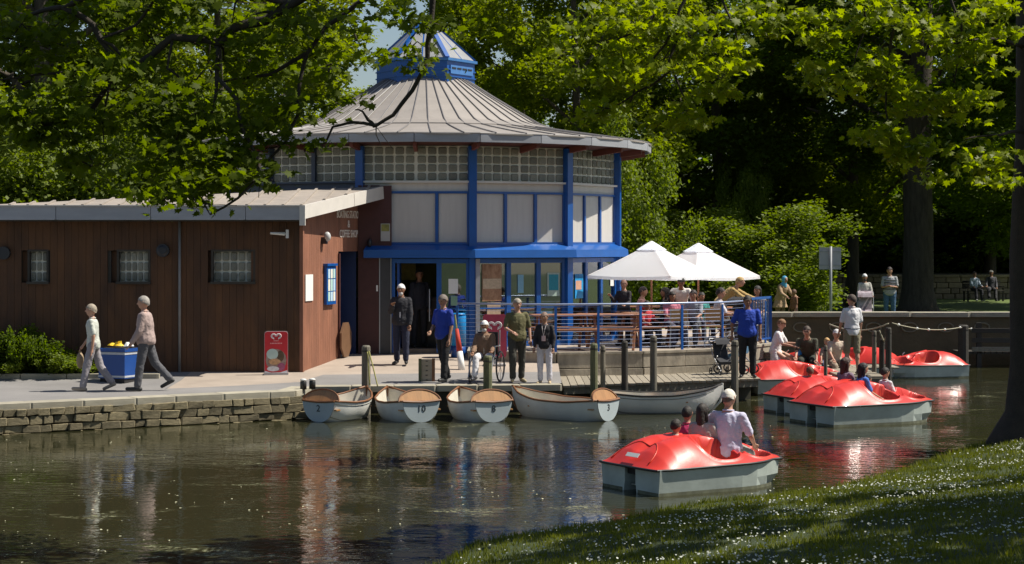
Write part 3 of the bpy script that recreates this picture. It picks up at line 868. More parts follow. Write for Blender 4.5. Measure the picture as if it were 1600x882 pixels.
# ---------------------------------------------------------------- maroon screen wall between annexe and cafe
def screen_wall():
    t = thing('screen_wall', 'tall dark maroon wall panel between the annexe door and the cafe', 'wall', (-3.0, 41.6, .8))
    MB().box((-3.10, 41.6, 2.62), (.46, .08, 3.66)).build('panel', M_maroon, t)
    MB().box((-2.74, 41.6, 3.66), (.26, .08, 1.56)).build('panel', M_maroon, t)
    sh = MB(); sh.box((-2.735, 41.605, 1.84), (.26, .05, 2.06)); s = sh.build('shutter', mat('dark_grey_shutter', (.05, .05, .055), .4), t)
    st = MB(); st.box((-2.865, 41.56, 1.84), (.018, .03, 2.06)); st.box((-2.62, 41.56, 1.84), (.014, .03, 2.06)); st.build('shutter_guide', M_steel, t)
    MB().box((-2.92, 41.55, 2.22), (.035, .03, .13)).build('switch_box', MATS['white_paper'], t)
    MB().ball((-3.08, 41.5, 3.2), (.05, .06, .1)).build('wall_lamp', MATS['black_plastic'], t, smooth=True)
    nb = MB(); nb.box((-2.74, 41.545, 3.43), (.20, .015, .38)); n = nb.build('notice', mat('white_notice', (.45, .45, .43), .5, .05), t)
    MB().box((-2.74, 41.535, 3.53), (.17, .01, .15)).build('notice_picture', mat('olive_print', (.25, .24, .06), .5, .5, 12), n)
screen_wall()

# ---------------------------------------------------------------- terrace
TP = [(-0.86, 41.6), (-0.86, 40.1), (0.92, 39.55), (2.7, 39.95), (4.55, 41.0), (5.8, 43.2), (5.8, 50.4)]
def terrace():
    body = [(x, y) for x, y in TP] + [(-.86, 50.4)]
    cx_, cy_ = 2.5, 45.5
    inner = []
    m = MB(); m.prism([(x + (cx_ - x) * .03, y + (cy_ - y) * .03) for x, y in body], -.8, .90); tag(m.build('terrace_core', M_joint), kind='structure')
    sheet('terrace', [(x, y) for x, y in [(-0.86, 41.2), (-0.86, 40.1), (0.92, 39.55), (2.7, 39.95), (4.55, 41.0), (5.8, 43.2), (5.8, 50.9), (-.86, 50.9)]], .925, M_fore)
    t = thing('terrace_wall', 'pale stained concrete terrace wall beneath the blue railing', 'wall', (.92, 39.5, .5))
    for i, (a, b) in enumerate(zip(TP, TP[1:])):
        a = Vector((*a, 0)); b = Vector((*b, 0)); d = b - a; L = d.length; d.normalize(); an = math.atan2(d.y, d.x); nrm = Vector((d.y, -d.x, 0))
        n = max(1, round(L / 1.15))
        for j in range(n):
            c = a + d * (L * (j + .5) / n)
            zb = .35 if i < 4 else -.5
            piece('wall_panel', M_conc, t, (c.x, c.y, (.62 + .90) / 2), (L / n - .006, .12, .28), an, .01)
            piece('plinth', M_conc, t, (c.x + nrm.x * .03, c.y + nrm.y * .03, (zb + .60) / 2), (L / n - .004, .14, .60 - zb), an, .01)
            piece('wall_cap', M_conc, t, (c.x - nrm.x * .02, c.y - nrm.y * .02, .925), (L / n - .006, .2, .05), an, .02)
terrace()

def railing(name, label, pts, posts_px=None, wires=11, z0=.93, ztop=1.93, spacing=1.2, group=None):
    t = thing(name, label, 'railing', (*pts[0], z0), 0, group)
    P = [Vector((*p, 0)) for p in pts]
    m = MB(); m.tube([(p.x, p.y, ztop) for p in P], .021, 8); m.build('handrail', mat('pale_blue_rail', (.30, .36, .52), .35, .05, metal=.3), t, smooth=True)
    zs = [z0 + .10 + (ztop - z0 - .16) * i / (wires - 1) for i in range(wires)]
    for z in zs:
        w = MB(); w.tube([(p.x, p.y, z) for p in P], .0038, 4); w.build('wire', mat('thin_steel_wire', (.16, .20, .32), .5, metal=.3), t)
    for a, b in zip(P, P[1:]):
        d = b - a; L = d.length; n = max(1, round(L / spacing)); an = math.atan2(d.y, d.x)
        for j in range(n + (1 if b is P[-1] else 0)):
            c = a + d * (j / n)
            q = MB(); q.box((c.x, c.y, (z0 + ztop) / 2 - .02), (.05, .03, ztop - z0 - .04), an); q.box((c.x, c.y, z0 + .01), (.1, .08, .02), an); q.build('post', M_blue, t)
    return t
railing('railing', 'long blue post railing with pale handrail and thin wires along the terrace edge', [(-1.15, 40.25), (0.9, 39.62), (2.68, 40.02), (4.5, 41.05), (5.7, 43.2)])
def blue_gate():
    t = thing('gate', 'blue barred gate panel at the right end of the terrace', 'gate', (5.05, 42.0, .93))
    m = MB()
    a = Vector((5.25, 42.35, 0)); b = Vector((5.85, 43.5, 0))
    for p in (a, b): m.box((p.x, p.y, 1.45), (.07, .07, 1.08))
    m.bar((a.x, a.y, 1.97), (b.x, b.y, 1.97), .05, .05); m.bar((a.x, a.y, 1.05), (b.x, b.y, 1.05), .04, .04); m.build('gate_frame', M_blue, t)
    for i in range(1, 8):
        p = a.lerp(b, i / 8); MB().box((p.x, p.y, 1.5), (.03, .03, .9)).build('bar', mat('faded_blue', (.10, .20, .38), .5), t)
blue_gate()
# ================================================================ vegetation
# leaf outlines (x across, y along)
LEAF4 = np.array([(0, -.5, 0), (.42, 0, .10), (0, .5, 0), (-.42, 0, .10)]); LEAF4_F = np.array([(0, 1, 2), (0, 2, 3)])
_mp = [(0, -.5), (.10, -.36), (.42, -.40), (.30, -.16), (.56, .02), (.26, .08), (.24, .30), (.10, .22), (0, .54), (-.10, .22), (-.24, .30), (-.26, .08), (-.56, .02), (-.30, -.16), (-.42, -.40), (-.10, -.36)]
MAPLE = np.array([(0, -.05, 0)] + [(x, y, -.16 * abs(x) - .06 * y * y) for x, y in _mp])
MAPLE_F = np.array([(0, i, i % 16 + 1) for i in range(1, 17)])

def leaf_cloud(name, C, size, m, rng, tmpl=LEAF4, faces=LEAF4_F, up=0.6, svar=0.45, bias=None):
    n = len(C)
    N = rng.normal(size=(n, 3)); N /= np.linalg.norm(N, axis=1)[:, None]
    N[:, 2] = np.abs(N[:, 2]) + up
    if bias is not None: N += np.array(bias)
    N /= np.linalg.norm(N, axis=1)[:, None]
    T = np.cross(N, rng.normal(size=(n, 3))); T /= np.linalg.norm(T, axis=1)[:, None]
    B = np.cross(N, T)
    S = size * (1 + rng.uniform(-svar, svar, n))
    k = len(tmpl)
    V = C[:, None, :] + (tmpl[None, :, 0:1] * T[:, None, :] + tmpl[None, :, 1:2] * B[:, None, :] + tmpl[None, :, 2:3] * N[:, None, :]) * S[:, None, None]
    Fc = (faces[None] + (np.arange(n) * k)[:, None, None]).reshape(-1, 3)
    return np_mesh(name, V.reshape(-1, 3), Fc, m)

def clump_points(clumps, n, rng, flat=0.6):
    """leaves sit mostly on the outside of flattened clumps"""
    cl = np.array([c for c, r in clumps]); rr = np.array([r for c, r in clumps])
    w = rr ** 2; w = w / w.sum(); idx = rng.choice(len(cl), n, p=w)
    D = rng.normal(size=(n, 3)); D /= np.linalg.norm(D, axis=1)[:, None]
    rad_ = rr[idx] * rng.uniform(.25, 1.05, n) ** .55
    P = D * rad_[:, None]; P[:, 2] *= flat
    return cl[idx] + P

def crown_clumps(h0, h1, R, n, seed, shape='oval'):
    rng = np.random.default_rng(seed); out = []
    while len(out) < n:
        p = rng.uniform(-1, 1, 3)
        q = math.sqrt(p[0] ** 2 + p[1] ** 2 + p[2] ** 2)
        if q > 1 or q < .38: continue
        z = (h0 + h1) / 2 + p[2] * (h1 - h0) / 2
        out.append(((p[0] * R, p[1] * R, z), rng.uniform(.5, 1.15) * R * .24))
    return out

M_leaf_a = mat('broadleaf_foliage', (0.115, 0.17, 0.012), 0.6, 0.45, 0.7, transl=0.55, col2=(0.235, 0.28, 0.02), rnd=0.18, spec=.15)
M_leaf_b = mat('dark_foliage', (0.088, 0.132, 0.013), 0.6, 0.45, 0.8, transl=0.58, col2=(0.115, 0.165, 0.022), rnd=0.2, spec=.15)
M_leaf_c = mat('bright_shrub_foliage', (0.12, 0.175, 0.022), 0.6, 0.35, 1.2, transl=0.42, col2=(0.19, 0.24, 0.03), rnd=0.15, spec=.3)
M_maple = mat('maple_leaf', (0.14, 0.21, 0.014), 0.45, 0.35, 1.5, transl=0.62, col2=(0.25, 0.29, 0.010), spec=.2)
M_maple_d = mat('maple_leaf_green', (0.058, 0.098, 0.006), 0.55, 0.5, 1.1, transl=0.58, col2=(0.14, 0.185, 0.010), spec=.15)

def lumpy(c, seed):
    return [((p[0] * (1 + .8 * noise.noise(Vector(p) * .45 + Vector((seed, 0, 0)))), p[1], p[2] * (1 + .9 * noise.noise(Vector(p) * .5 + Vector((0, seed, 0))))), r * (.5 + 1.1 * abs(noise.noise(Vector(p) * 2)) + .3)) for p, r in c]
CROWNS = {}
def crown_mesh(kind, seed):
    k = (kind, seed)
    if k in CROWNS: return CROWNS[k]
    rng = np.random.default_rng(seed * 13 + 5)
    if kind == 'tall':   c = crown_clumps(3.2, 16, 5.4, 62, seed); P = clump_points(c, 46000, rng, .5) + rng.normal(size=(46000, 3)) * .12; me = leaf_cloud('crown', P, .175, M_leaf_a, rng)
    elif kind == 'dark': c = crown_clumps(2.2, 16, 5.6, 85, seed); P = clump_points(c, 46000, rng, .55) + rng.normal(size=(46000, 3)) * .12; me = leaf_cloud('crown', P, .185, M_leaf_b, rng)
    elif kind == 'shrub': c = lumpy(crown_clumps(.2, 4.6, 2.7, 75, seed), seed); P = clump_points(c, 24000, rng, .75) + rng.normal(size=(24000, 3)) * .15; me = leaf_cloud('crown', P, .13, M_leaf_c, rng)
    elif kind == 'under': c = crown_clumps(-.6, 5.0, 3.4, 90, seed); P = clump_points(c, 16000, rng, .8); me = leaf_cloud('crown', P, .26, M_leaf_b, rng)
    elif kind == 'low':  c = crown_clumps(.05, .75, .75, 40, seed); P = clump_points(c, 7000, rng, .7) + rng.normal(size=(7000, 3)) * .05; me = leaf_cloud('leaves', P, .06, M_leaf_b if seed % 2 else M_leaf_c, rng)
    CROWNS[k] = me
    return me

def trunk_builder(h, r0, rng, lean=0.0, limbs=5, top=None):
    mb = MB(); path = []; rr = []
    n = 9
    for i in range(n):
        t = i / (n - 1)
        path.append((lean * t * h * .1 + math.sin(t * 5 + rng.random() * .5) * .08 * h * .1, math.cos(t * 4) * .06 * h * .1, t * h)); rr.append(r0 * (1.35 - .35 * min(1, t * 12)) * (1 - .62 * t))
    mb.tube(path, rr, 10)
    lb = MB()
    for k in range(limbs):
        t = .32 + .6 * k / limbs; p = Vector(path[int(t * (n - 1))]); a = rng.uniform(0, 6.28); L = rng.uniform(2.2, 4.2) * (1.2 - t * .5)
        q1 = p + Vector((math.cos(a), math.sin(a), .9)) * L * .5; q2 = q1 + Vector((math.cos(a + .4), math.sin(a + .4), .55)) * L * .5
        lb.tube([p, q1, q2], [r0 * .45 * (1.1 - t * .5), r0 * .24, r0 * .08], 6)
        for s in (-1, 1):
            q3 = q1 + Vector((math.cos(a + s * .9), math.sin(a + s * .9), .5)) * L * .5; lb.tube([q1, q3], [r0 * .15, r0 * .05], 5)
    return mb, lb

TR = {}
def bg_tree(label, px, Y, kind, seed, h=1.0, w=1.0, trunk_r=.22, z=.7, cat='tree', group='trees around the lake cafe', name='broadleaf_tree', trunk_h=13, bright=None):
    x = WX(px, Y); t = thing(name, label, cat, (x, Y, z), 0, group)
    me = crown_mesh(kind, seed)
    rng = random.Random(int(px) * 7 + int(Y))
    cr = link('crown', me, t, (0, 0, 0), (0, 0, rng.uniform(0, 6.28)), (w, w, h)); cr['kind'] = 'stuff'
    if trunk_r:
        k = round(trunk_r, 2), seed
        if k not in TR:
            a, b = trunk_builder(trunk_h, trunk_r, random.Random(seed)); TR[k] = (a.mesh('trunk', M_bark, True), b.mesh('limbs', M_bark, True))
        link('trunk', TR[k][0], t, (0, 0, 0), (0, 0, 0), (1, 1, h)); link('limbs', TR[k][1], t, (0, 0, 0), (0, 0, 0), (1, 1, h))
    return t

def forest():
    g = 'trees behind the cafe'
    # (px, Y, kind, seed, height scale, width scale, trunk radius, label)
    L = [
        (-60, 62, 'tall', 1, .95, 1.0, .3, 'tree at the far left edge above the timber building roof'),
        (70, 58, 'tall', 2, .95, .95, .42, 'stout-trunked tree behind the left end of the timber building roof'),
        (215, 66, 'tall', 3, .95, 1.0, .25, 'leafy tree rising behind the middle of the timber building roof'),
        (345, 62, 'tall', 1, .9, .85, .22, 'leafy tree left of the round cafe roof'),
        (455, 74, 'tall', 2, .74, .8, .22, 'tree just left of the cafe lantern behind the flared roof'),
        (585, 100, 'tall', 3, .60, .8, .25, 'lower distant tree seen through the gap left of the lantern'),
        (720, 82, 'tall', 1, 1.0, .75, .3, 'tall tree directly behind the blue lantern'),
        (815, 72, 'tall', 2, 1.0, .8, .22, 'tree with slim upright trunk right of the lantern'),
        (900, 66, 'tall', 3, 1.0, .85, .20, 'tree with pale lit foliage above the right slope of the cafe roof'),
        (1020, 80, 'tall', 1, 1.05, 1.0, .3, 'leafy tree behind the right eave of the cafe'),
        (1120, 76, 'dark', 2, 1.0, 1.0, .3, 'dark tree above the white parasols'),
        (1235, 84, 'dark', 3, 1.0, 1.0, .3, 'dark tree behind the sign on a pole'),
        (1330, 76, 'tall', 1, 1.0, .9, .25, 'leafy tree left of the thick bare trunk'),
        (1545, 88, 'dark', 3, 1.0, 1.1, .3, 'dark tree behind the bench at the far right'),
        (1660, 76, 'dark', 2, 1.0, 1.0, .3, 'dark tree beyond the right edge of the photo'),
        (1740, 66, 'dark', 1, 1.0, 1.0, .3, 'dark tree standing past the right edge near the shore'),
    ]
    for (px, Y, k, s, h, w, tr, lab) in L: bg_tree(lab, px, Y, k, s, h, w, tr, group=g)
    # thick old trunk with the crown high above
    t = thing('old_tree', 'old tree with a thick bare grey trunk behind the strolling men', 'tree', (WX(1434, 70), 70, .7))
    m = MB(); pth = [(0, 0, -.1), (0, 0, .25), (0, 0, .9), (.03, 0, 3), (-.05, 0, 6), (.1, 0, 9), (.3, 0, 13)]
    m.tube(pth, [.92, .70, .58, .54, .53, .45, .25], 16); m.build('trunk', M_bark, t, smooth=True, local=True)
    lb = MB(); rng = random.Random(9)
    for k in range(9):
        a = rng.uniform(0, 6.28); z = 5.5 + k * .7; L_ = 4
        q = Vector((math.cos(a) * L_ * .6, math.sin(a) * L_ * .6, z + 1.4)); lb.tube([(0, 0, z), q, q + Vector((math.cos(a) * 1.6, math.sin(a) * 1.6, .6))], [.2, .12, .04], 7)
    lb.build('limbs', M_bark, t, smooth=True, local=True)
    c = link('crown', crown_mesh('dark', 2), t, (0, 0, 3.0), (0, 0, 2), (1.05, 1.05, .9)); c['kind'] = 'stuff'
    # sunlit shrubs behind the terrace and along the roof line on the left
    S = [(985, 59, 3, 1.12, .62, 'pale green shrub growing up the right side of the cafe wall'),
         (1060, 66, 4, .66, 1.1, 'low sunny shrub behind the left white parasol'),
         (1130, 64, 3, .62, .95, 'bushy shrub between the parasol tops and the dark trees'),
         (1208, 62, 4, .66, .95, 'large rounded sunlit shrub right of the white parasols'),
         (1160, 72, 3, 1.12, .42, 'taller pointed shrub rising behind the rounded sunlit shrub'),
         (20, 50, 4, 1.15, 1.0, 'sunny shrub behind the far left of the low roof'),
         (125, 53, 3, 1.12, .9, 'bright shrub showing above the low roof left of the branches'),
         (240, 52, 4, 1.2, .9, 'shrub behind the low roof under the hanging branches'),
         (345, 56, 3, 1.15, .9, 'shrub behind the low roof beside the cafe wall')]
    for (px, Y, s, h, w, lab) in S:
        bg_tree(lab, px, Y, 'shrub', s, h, w, 0, name='shrub', cat='shrub', group='shrubs behind the buildings')
    # understorey closing the view between the trunks
    for i, px in enumerate((905, 1000, 1090, 1180, 1265, 1350, 1440, 1510, 1590, 1660)):
        bg_tree('dark undergrowth bush number by the boundary wall', px, 91 + (i % 3) * 2.5, 'under', 5 + i % 2, .95 + .1 * (i % 3), 1.15, 0, name='bush', cat='bush', group='dark bushes beyond the boundary wall')['label'] = 'dark green bush beyond the old boundary wall under the big trees'
    # woodland behind everything
    rng = np.random.default_rng(77); cl = []
    for i in range(330):
        x = rng.uniform(-48, 48); z = rng.uniform(.2, 11.5) if abs(x + 8.2) > 3.5 else rng.uniform(.2, 9.5); cl.append(((x, 118 + rng.uniform(-5, 5), z + .7), rng.uniform(1.2, 2.3)))
    P = clump_points(cl, 70000, rng, .7)
    tag(link('woodland', leaf_cloud('woodland', P, .55, M_leaf_b, rng)), 'dark distant woodland closing the view behind the park trees', 'woodland', kind='stuff')
forest()

def flower_bed():
    t = thing('bed_kerb', 'pale kerb edging the planted bed at the far left', 'kerb', (-10, 36.7, .55))
    for i in range(9):
        piece('kerb_stone', M_cope, t, (-14.5 + i * .9 + .0, 37.35, .59), (.885, .14, .14), 0, .05)
    m = MB(); m.prism([(-14.9, 37.4), (-6.95 - .5, 37.4), (-7.45, 38.2), (-14.9, 38.2)], .4, .64); tag(m.build('planting_bed', M_soil), kind='structure')
    rng = random.Random(6)
    L = [(4, 37.8, 1, .95, 'dark green bush at the far left of the planted bed'), (38, 37.7, 3, 1.15, 'tall dark bush in the planted bed'), (62, 37.75, 1, .85, 'dark bush beside the walking woman in the planted bed'),
         (88, 37.65, 2, .55, 'low bright plant in the planted bed'), (112, 37.6, 4, .45, 'low green plant at the right end of the bed'), (14, 37.55, 2, .5, 'small yellowish plant at the front of the bed'), (-14, 37.8, 1, 1.0, 'bush at the cut edge of the planted bed')]
    for px, Y, s, h, lab in L:
        p = thing('bush', lab, 'bush', (WX(px, Y), Y, .62), 0, 'bushes in the planted bed')
        l = link('leaves', crown_mesh('low', s), p, (0, 0, 0), (0, 0, rng.uniform(0, 6)), (.9, .6, h)); l['kind'] = 'stuff'
flower_bed()

# ---------------------------------------------------------------- near overhanging trees (maples)
def near_tree(name, label, base, trunk_path, trunk_r, branches, clusters, m, seed, nleaf, shade, leaf=.135):
    """branches: lists of world points with radii; clusters: (centre, radii, weight)"""
    t = thing(name, label, 'tree', base)
    rng = np.random.default_rng(seed); rp = random.Random(seed)
    tb = MB(); tb.tube(trunk_path, trunk_r, 14); tb.build('trunk', M_bark_dark, t, smooth=True)
    for (pts, r0, r1) in branches:
        # wander a little between the given points
        P = [Vector(p) for p in pts]; Q = []
        for a, b in zip(P, P[1:]):
            n = max(2, int((b - a).length / .12))
            for i in range(n):
                p = a.lerp(b, i / n); Q.append(p + noise.noise_vector(p * 2.6 + Vector((seed, 0, 0))) * .05 * (1 if len(Q) else 0))
        Q.append(P[-1])
        rr = [lerp(r0, r1, i / (len(Q) - 1)) * (1 + .12 * noise.noise(Q[i] * 6)) for i in range(len(Q))]
        b = MB(); b.tube(Q, rr, 7)
        # side twigs
        for i in range(4, len(Q) - 1, 3):
            if rp.random() < .55:
                d = Vector((rp.uniform(-1, 1), rp.uniform(-.6, .6), rp.uniform(-.9, .35))).normalized(); L = rp.uniform(.15, .5)
                q1 = Q[i] + d * L * .5; q2 = q1 + (d + Vector((rp.uniform(-.6, .6), rp.uniform(-.5, .5), rp.uniform(-.5, .3)))).normalized() * L * .6
                b.tube([Q[i], q1, q2], [rr[i] * .45, rr[i] * .3, .004], 5)
        b.build('branch', M_bark_dark, t, smooth=True)
    # leaves in the clusters, in small tiers like a maple's
    tot = sum(c[2] for c in clusters); C = []
    tw = MB()
    for (c, r, wgt) in clusters:
        n = int(nleaf * wgt / tot); c = np.array(c); r = np.array(r)
        nt = max(3, n // 26)
        D = rng.normal(size=(nt, 3)); D /= np.linalg.norm(D, axis=1)[:, None]; D *= rng.uniform(.1, 1, nt)[:, None] ** .5
        T = c + D * r
        for q in T[::2]: tw.tube([tuple(c + (q - c) * .25), tuple((c + q) / 2 + rng.normal(size=3) * .04), tuple(q)], [.010, .007, .003], 4)
        idx = rng.integers(0, nt, n)
        off = rng.normal(size=(n, 3)) * np.array([.17, .17, .045])
        C.append(T[idx] + off)
    C = np.concatenate(C)
    tw.build('twigs', M_bark_dark, t)['kind'] = 'stuff'
    # the 300 leaves that show largest are objects of their own
    order = np.argsort(C[:, 1] + np.where(np.abs(C[:, 0] / C[:, 1]) < .26, 0, 100) + np.where((C[:, 2] - 3.2) / C[:, 1] < .126, 0, 100))
    near, rest = C[order[:300]], C[order[300:]]
    o = link('leaves', leaf_cloud('leaves', rest - np.array(base), leaf, m, rng, MAPLE, MAPLE_F, up=.35, bias=(0, -.25, 0)), t); o['kind'] = 'stuff'
    shapes = [leaf_cloud('leaf', np.zeros((1, 3)), leaf, m, np.random.default_rng(s), MAPLE, MAPLE_F, up=.35, svar=.15, bias=(0, -.25, 0)) for s in range(8)]
    for i, p in enumerate(near):
        l = link('leaf', shapes[i % 8], t, tuple(p - np.array(base)), (rp.uniform(-.5, .5), rp.uniform(-.5, .5), rp.uniform(0, 6.28)))
    if shade:
        cl = [(tuple(c), r) for c, r in shade]
        P = clump_points(cl, 24000 if len(cl) > 60 else 9000, rng, .45)
        o = link('crown', leaf_cloud('crown', P - np.array(base), .26, m, rng), t); o['kind'] = 'stuff'  # unseen foliage out of frame, added for the shade it casts
    return t

def P3(px, py, Y): return (WX(px, Y), Y, HZ(py, Y))
def trees_near():
    # --- left maple: stands beyond the left of the camera's view, its limbs reach over the lake
    Yc = 20.5
    def path(pp, y0, y1): return [P3(a, b, lerp(y0, y1, i / max(1, len(pp) - 1))) for i, (a, b) in enumerate(pp)]
    base = (3.3, 8.6, bank_z(3.3, 8.6) - .1)
    bx, by, bz = base
    hub = (1.9, 15.0, 8.2); hub2 = (.2, 19.3, 6.9)
    tp = [base, (3.3, 8.7, bz + .5), (3.2, 9.0, 4.5), (2.9, 10.5, 6.6), (2.5, 12.6, 7.7), hub]
    br = [
        ([hub, hub2, P3(690, -60, 20), P3(566, 0, 20.5), P3(547, 19, 20.5), P3(510, 42, 20.5), P3(477, 85, 20.4), P3(470, 131, 20.4), P3(464, 181, 20.3), P3(446, 220, 20.2), P3(416, 245, 20.1), P3(339, 254, 20)], .075, .012),
        (path([(477, 85), (427, 116), (380, 126), (346, 129)], 20.4, 20.8), .026, .01),
        ([hub2, P3(620, -110, 19.5), P3(454, 8, 20.2), P3(412, 35, 20.3), P3(369, 42, 20.4), P3(339, 69, 20.4), P3(331, 66, 20.4), P3(270, 58, 20.5), P3(239, 85, 20.5), P3(208, 104, 20.6), P3(173, 123, 20.7), P3(150, 162, 20.8), P3(96, 189, 20.9), P3(38, 173, 21), P3(-10, 188, 21)], .085, .02),
        (path([(339, 70), (341, 123), (328, 185), (312, 227)], 20.4, 20.0), .032, .008),
        ([P3(454, 8, 20.2), P3(300, -40, 20.4), P3(200, -30, 20.5), P3(96, 12, 20.6), P3(150, 39, 20.6), P3(170, 81, 20.6), P3(189, 102, 20.6)], .045, .03),
        (path([(96, 12), (40, 22), (-15, 10)], 20.6, 21), .03, .015),
        ([P3(341, 123, 20.2), P3(372, 160, 20), P3(380, 200, 19.8), P3(405, 250, 19.6), P3(399, 277, 19.5), P3(370, 308, 19.4), P3(331, 337, 19.4), P3(324, 316, 19.4), P3(300, 306, 19.4)], .024, .007),
        ([hub2, P3(672, -60, 20), P3(672, 0, 20.1), P3(670, 50, 20.1), P3(666, 92, 20.1), P3(643, 139, 20.1), P3(616, 181, 20.1), P3(585, 198, 20.1), P3(547, 193, 20.2), P3(520, 200, 20.3), P3(508, 223, 20.3), P3(480, 236, 20.3)], .05, .009),
        (path([(585, 198), (572, 190), (566, 178), (555, 172)], 20.1, 20.3), .02, .007),
        (path([(173, 123), (120, 112), (70, 118), (0, 125)], 20.7, 21), .02, .01),
        (path([(208, 104), (160, 60), (210, 40), (245, 0), (260, -30)], 20.6, 20.4), .02, .014),
        (path([(170, 125), (160, 190), (162, 222)], 20.7, 20.5), .014, .006),
        (path([(270, 58), (262, 110), (300, 140), (318, 110)], 20.5, 20.2), .016, .008),
    ]
    def cl(px, py, rx, ry, w, Y=20.4, dy=.7):
        return (P3(px, py, Y), (rx / FPX * Y, dy, ry / FPX * Y), w)
    cs = [cl(60, 60, 110, 70, 3.0, 21), cl(40, 190, 90, 60, 2.4, 20.8), cl(180, 150, 90, 60, 2.4), cl(230, 60, 90, 60, 2.3, 21), cl(150, 260, 80, 35, .9, 20.8), cl(320, 180, 80, 55, 1.8, 20.2),
          cl(380, 90, 70, 60, 1.9, 20.8), cl(450, 40, 60, 45, 1.1), cl(300, 10, 200, 30, 2.4, 20.8), cl(270, 240, 55, 45, 1.4, 20), cl(370, 240, 45, 28, .9, 20), cl(440, 170, 45, 40, .9, 20.2),
          cl(520, 100, 44, 38, .65, 20.6), cl(280, 298, 45, 24, .8, 19.5), cl(250, 320, 12, 14, .12, 19.4), cl(320, 322, 14, 10, .1, 19.4), cl(365, 280, 50, 26, .7, 19.6), cl(640, 70, 34, 40, .42, 20.0), cl(690, 55, 22, 30, .14, 20.0), cl(600, 25, 22, 18, .14, 20.3),
          cl(535, 165, 26, 20, .2, 20.3), cl(480, 228, 30, 16, .14, 20.2), cl(400, 280, 28, 12, .12, 19.8), cl(415, 212, 34, 26, .5, 20.2), cl(560, 70, 30, 40, .3, 20.8), cl(660, 110, 22, 20, .12, 20)]
    rng = random.Random(12)
    sh = []
    for i in range(150):  # clumps out of view, placed to shade the near bank
        x = rng.uniform(4.5, 16); y = rng.uniform(9.5, 22.0)
        z = rng.uniform(8.0, 11.5)
        sh.append(((x, y, z), rng.uniform(.6, 1.15)) if rng.random() < .74 else ((30, 30, 9), .3))
    for i in range(9):      # leaves above the frame that shade the hanging branches
        sh.append(((rng.uniform(-4.5, 4), rng.uniform(19.6, 21.4), rng.uniform(6.9, 9.5)), rng.uniform(.5, .9)))
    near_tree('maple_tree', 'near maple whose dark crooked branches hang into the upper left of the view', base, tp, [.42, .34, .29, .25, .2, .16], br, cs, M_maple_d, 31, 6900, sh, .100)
    # --- right maple: trunk at the right edge of the photo
    Y = 29.3; bx = WX(1632, Y); d = shore_dist(bx, Y)
    base = (bx, Y, bank_z(bx, Y) - .05); bz = base[2]
    tp = [(bx - .05, Y, bz - .3), (bx, Y, bz + .1), (bx + .02, Y, bz + .45), (bx + .02, Y, bz + 1.2), (bx - .03, Y, 3), (bx + .03, Y, 5), (bx - .05, Y, 7.2), (bx + .1, Y, 9.5)]
    Yb = 28.2
    topR = (bx - .05, Y, 7.2)
    br = [([topR, (6, 28.8, 8.0), P3(1100, -80, 28.3), P3(1069, 0, Yb), P3(1056, 31, Yb), P3(1040, 68, Yb), P3(1017, 95, Yb), P3(996, 126, Yb), P3(985, 160, Yb)], .09, .012),
          (path([(1056, 34), (1057, 61), (1044, 102), (1075, 160), (1100, 190)], Yb, Yb - .2), .028, .008),
          ([P3(1069, -10, Yb), P3(1030, 10, Yb), P3(1006, 44, Yb), P3(976, 58, Yb), P3(930, 70, Yb)], .03, .008),
          (path([(1060, 100), (1020, 133), (986, 151), (952, 167), (900, 160)], Yb, Yb + .3), .022, .006),
          ([topR, (6.6, 28.8, 7.6), P3(1415, -50, 28.4), P3(1410, 0, Yb), P3(1396, 63, Yb), P3(1387, 113, Yb), P3(1383, 172, Yb), P3(1400, 230, Yb)], .06, .008),
          ([topR, P3(1490, -60, 28.6), P3(1485, 0, 28.4), P3(1501, 36, 28.4), P3(1503, 77, 28.4), P3(1490, 130, 28.3)], .05, .01),
          ([(bx - .2, Y, 4.9), P3(1578, 205, 28.9), P3(1560, 213, 28.6), P3(1530, 215, 28.4), P3(1508, 218, 28.3)], .035, .008),
          ([(bx - .2, Y, 6.1), P3(1575, 63, 28.9), P3(1517, 63, 28.5), P3(1470, 72, 28.3)], .04, .008),
          ([P3(1180, -60, 28.3), P3(1130, 0, Yb), P3(1150, 60, Yb), P3(1125, 95, Yb)], .03, .008),
          ([topR, P3(1340, -70, 28.3), P3(1350, 0, 28.1), P3(1352, 40, Yb), P3(1335, 100, Yb), P3(1310, 140, Yb)], .04, .008)]
    def cr(px, py, rx, ry, w, Y=28.2, dy=.8): return (P3(px, py, Y), (rx / FPX * Y, dy, ry / FPX * Y), w)
    cs = [cr(920, 40, 60, 45, .5), cr(910, 130, 40, 34, .35), cr(990, 30, 60, 40, .9), cr(975, 110, 55, 45, 1.1), cr(1050, 70, 55, 50, 1.1), cr(1120, 125, 48, 36, 1.0), cr(1050, 180, 50, 35, .75), cr(1100, 40, 60, 45, .9),
          cr(1200, 20, 60, 35, .7), cr(1270, 50, 55, 45, 1.0), cr(1300, 120, 50, 38, .75), cr(1360, 20, 60, 35, 1.0), cr(1370, 95, 50, 40, .9), cr(1440, 150, 60, 36, 1.1), cr(1500, 165, 50, 26, .7), cr(1390, 218, 36, 22, .6), cr(1430, 240, 55, 28, .8),
          cr(1440, 275, 25, 10, .12), cr(1470, 60, 60, 45, 1.1), cr(1545, 40, 40, 50, .9), cr(1525, 110, 40, 40, .6), cr(1540, 240, 40, 36, .6), cr(1560, 280, 25, 25, .25), cr(1160, 90, 30, 28, .3), cr(880, 80, 25, 35, .15), cr(940, 175, 40, 22, .3)]
    sh = []
    rng = random.Random(14)
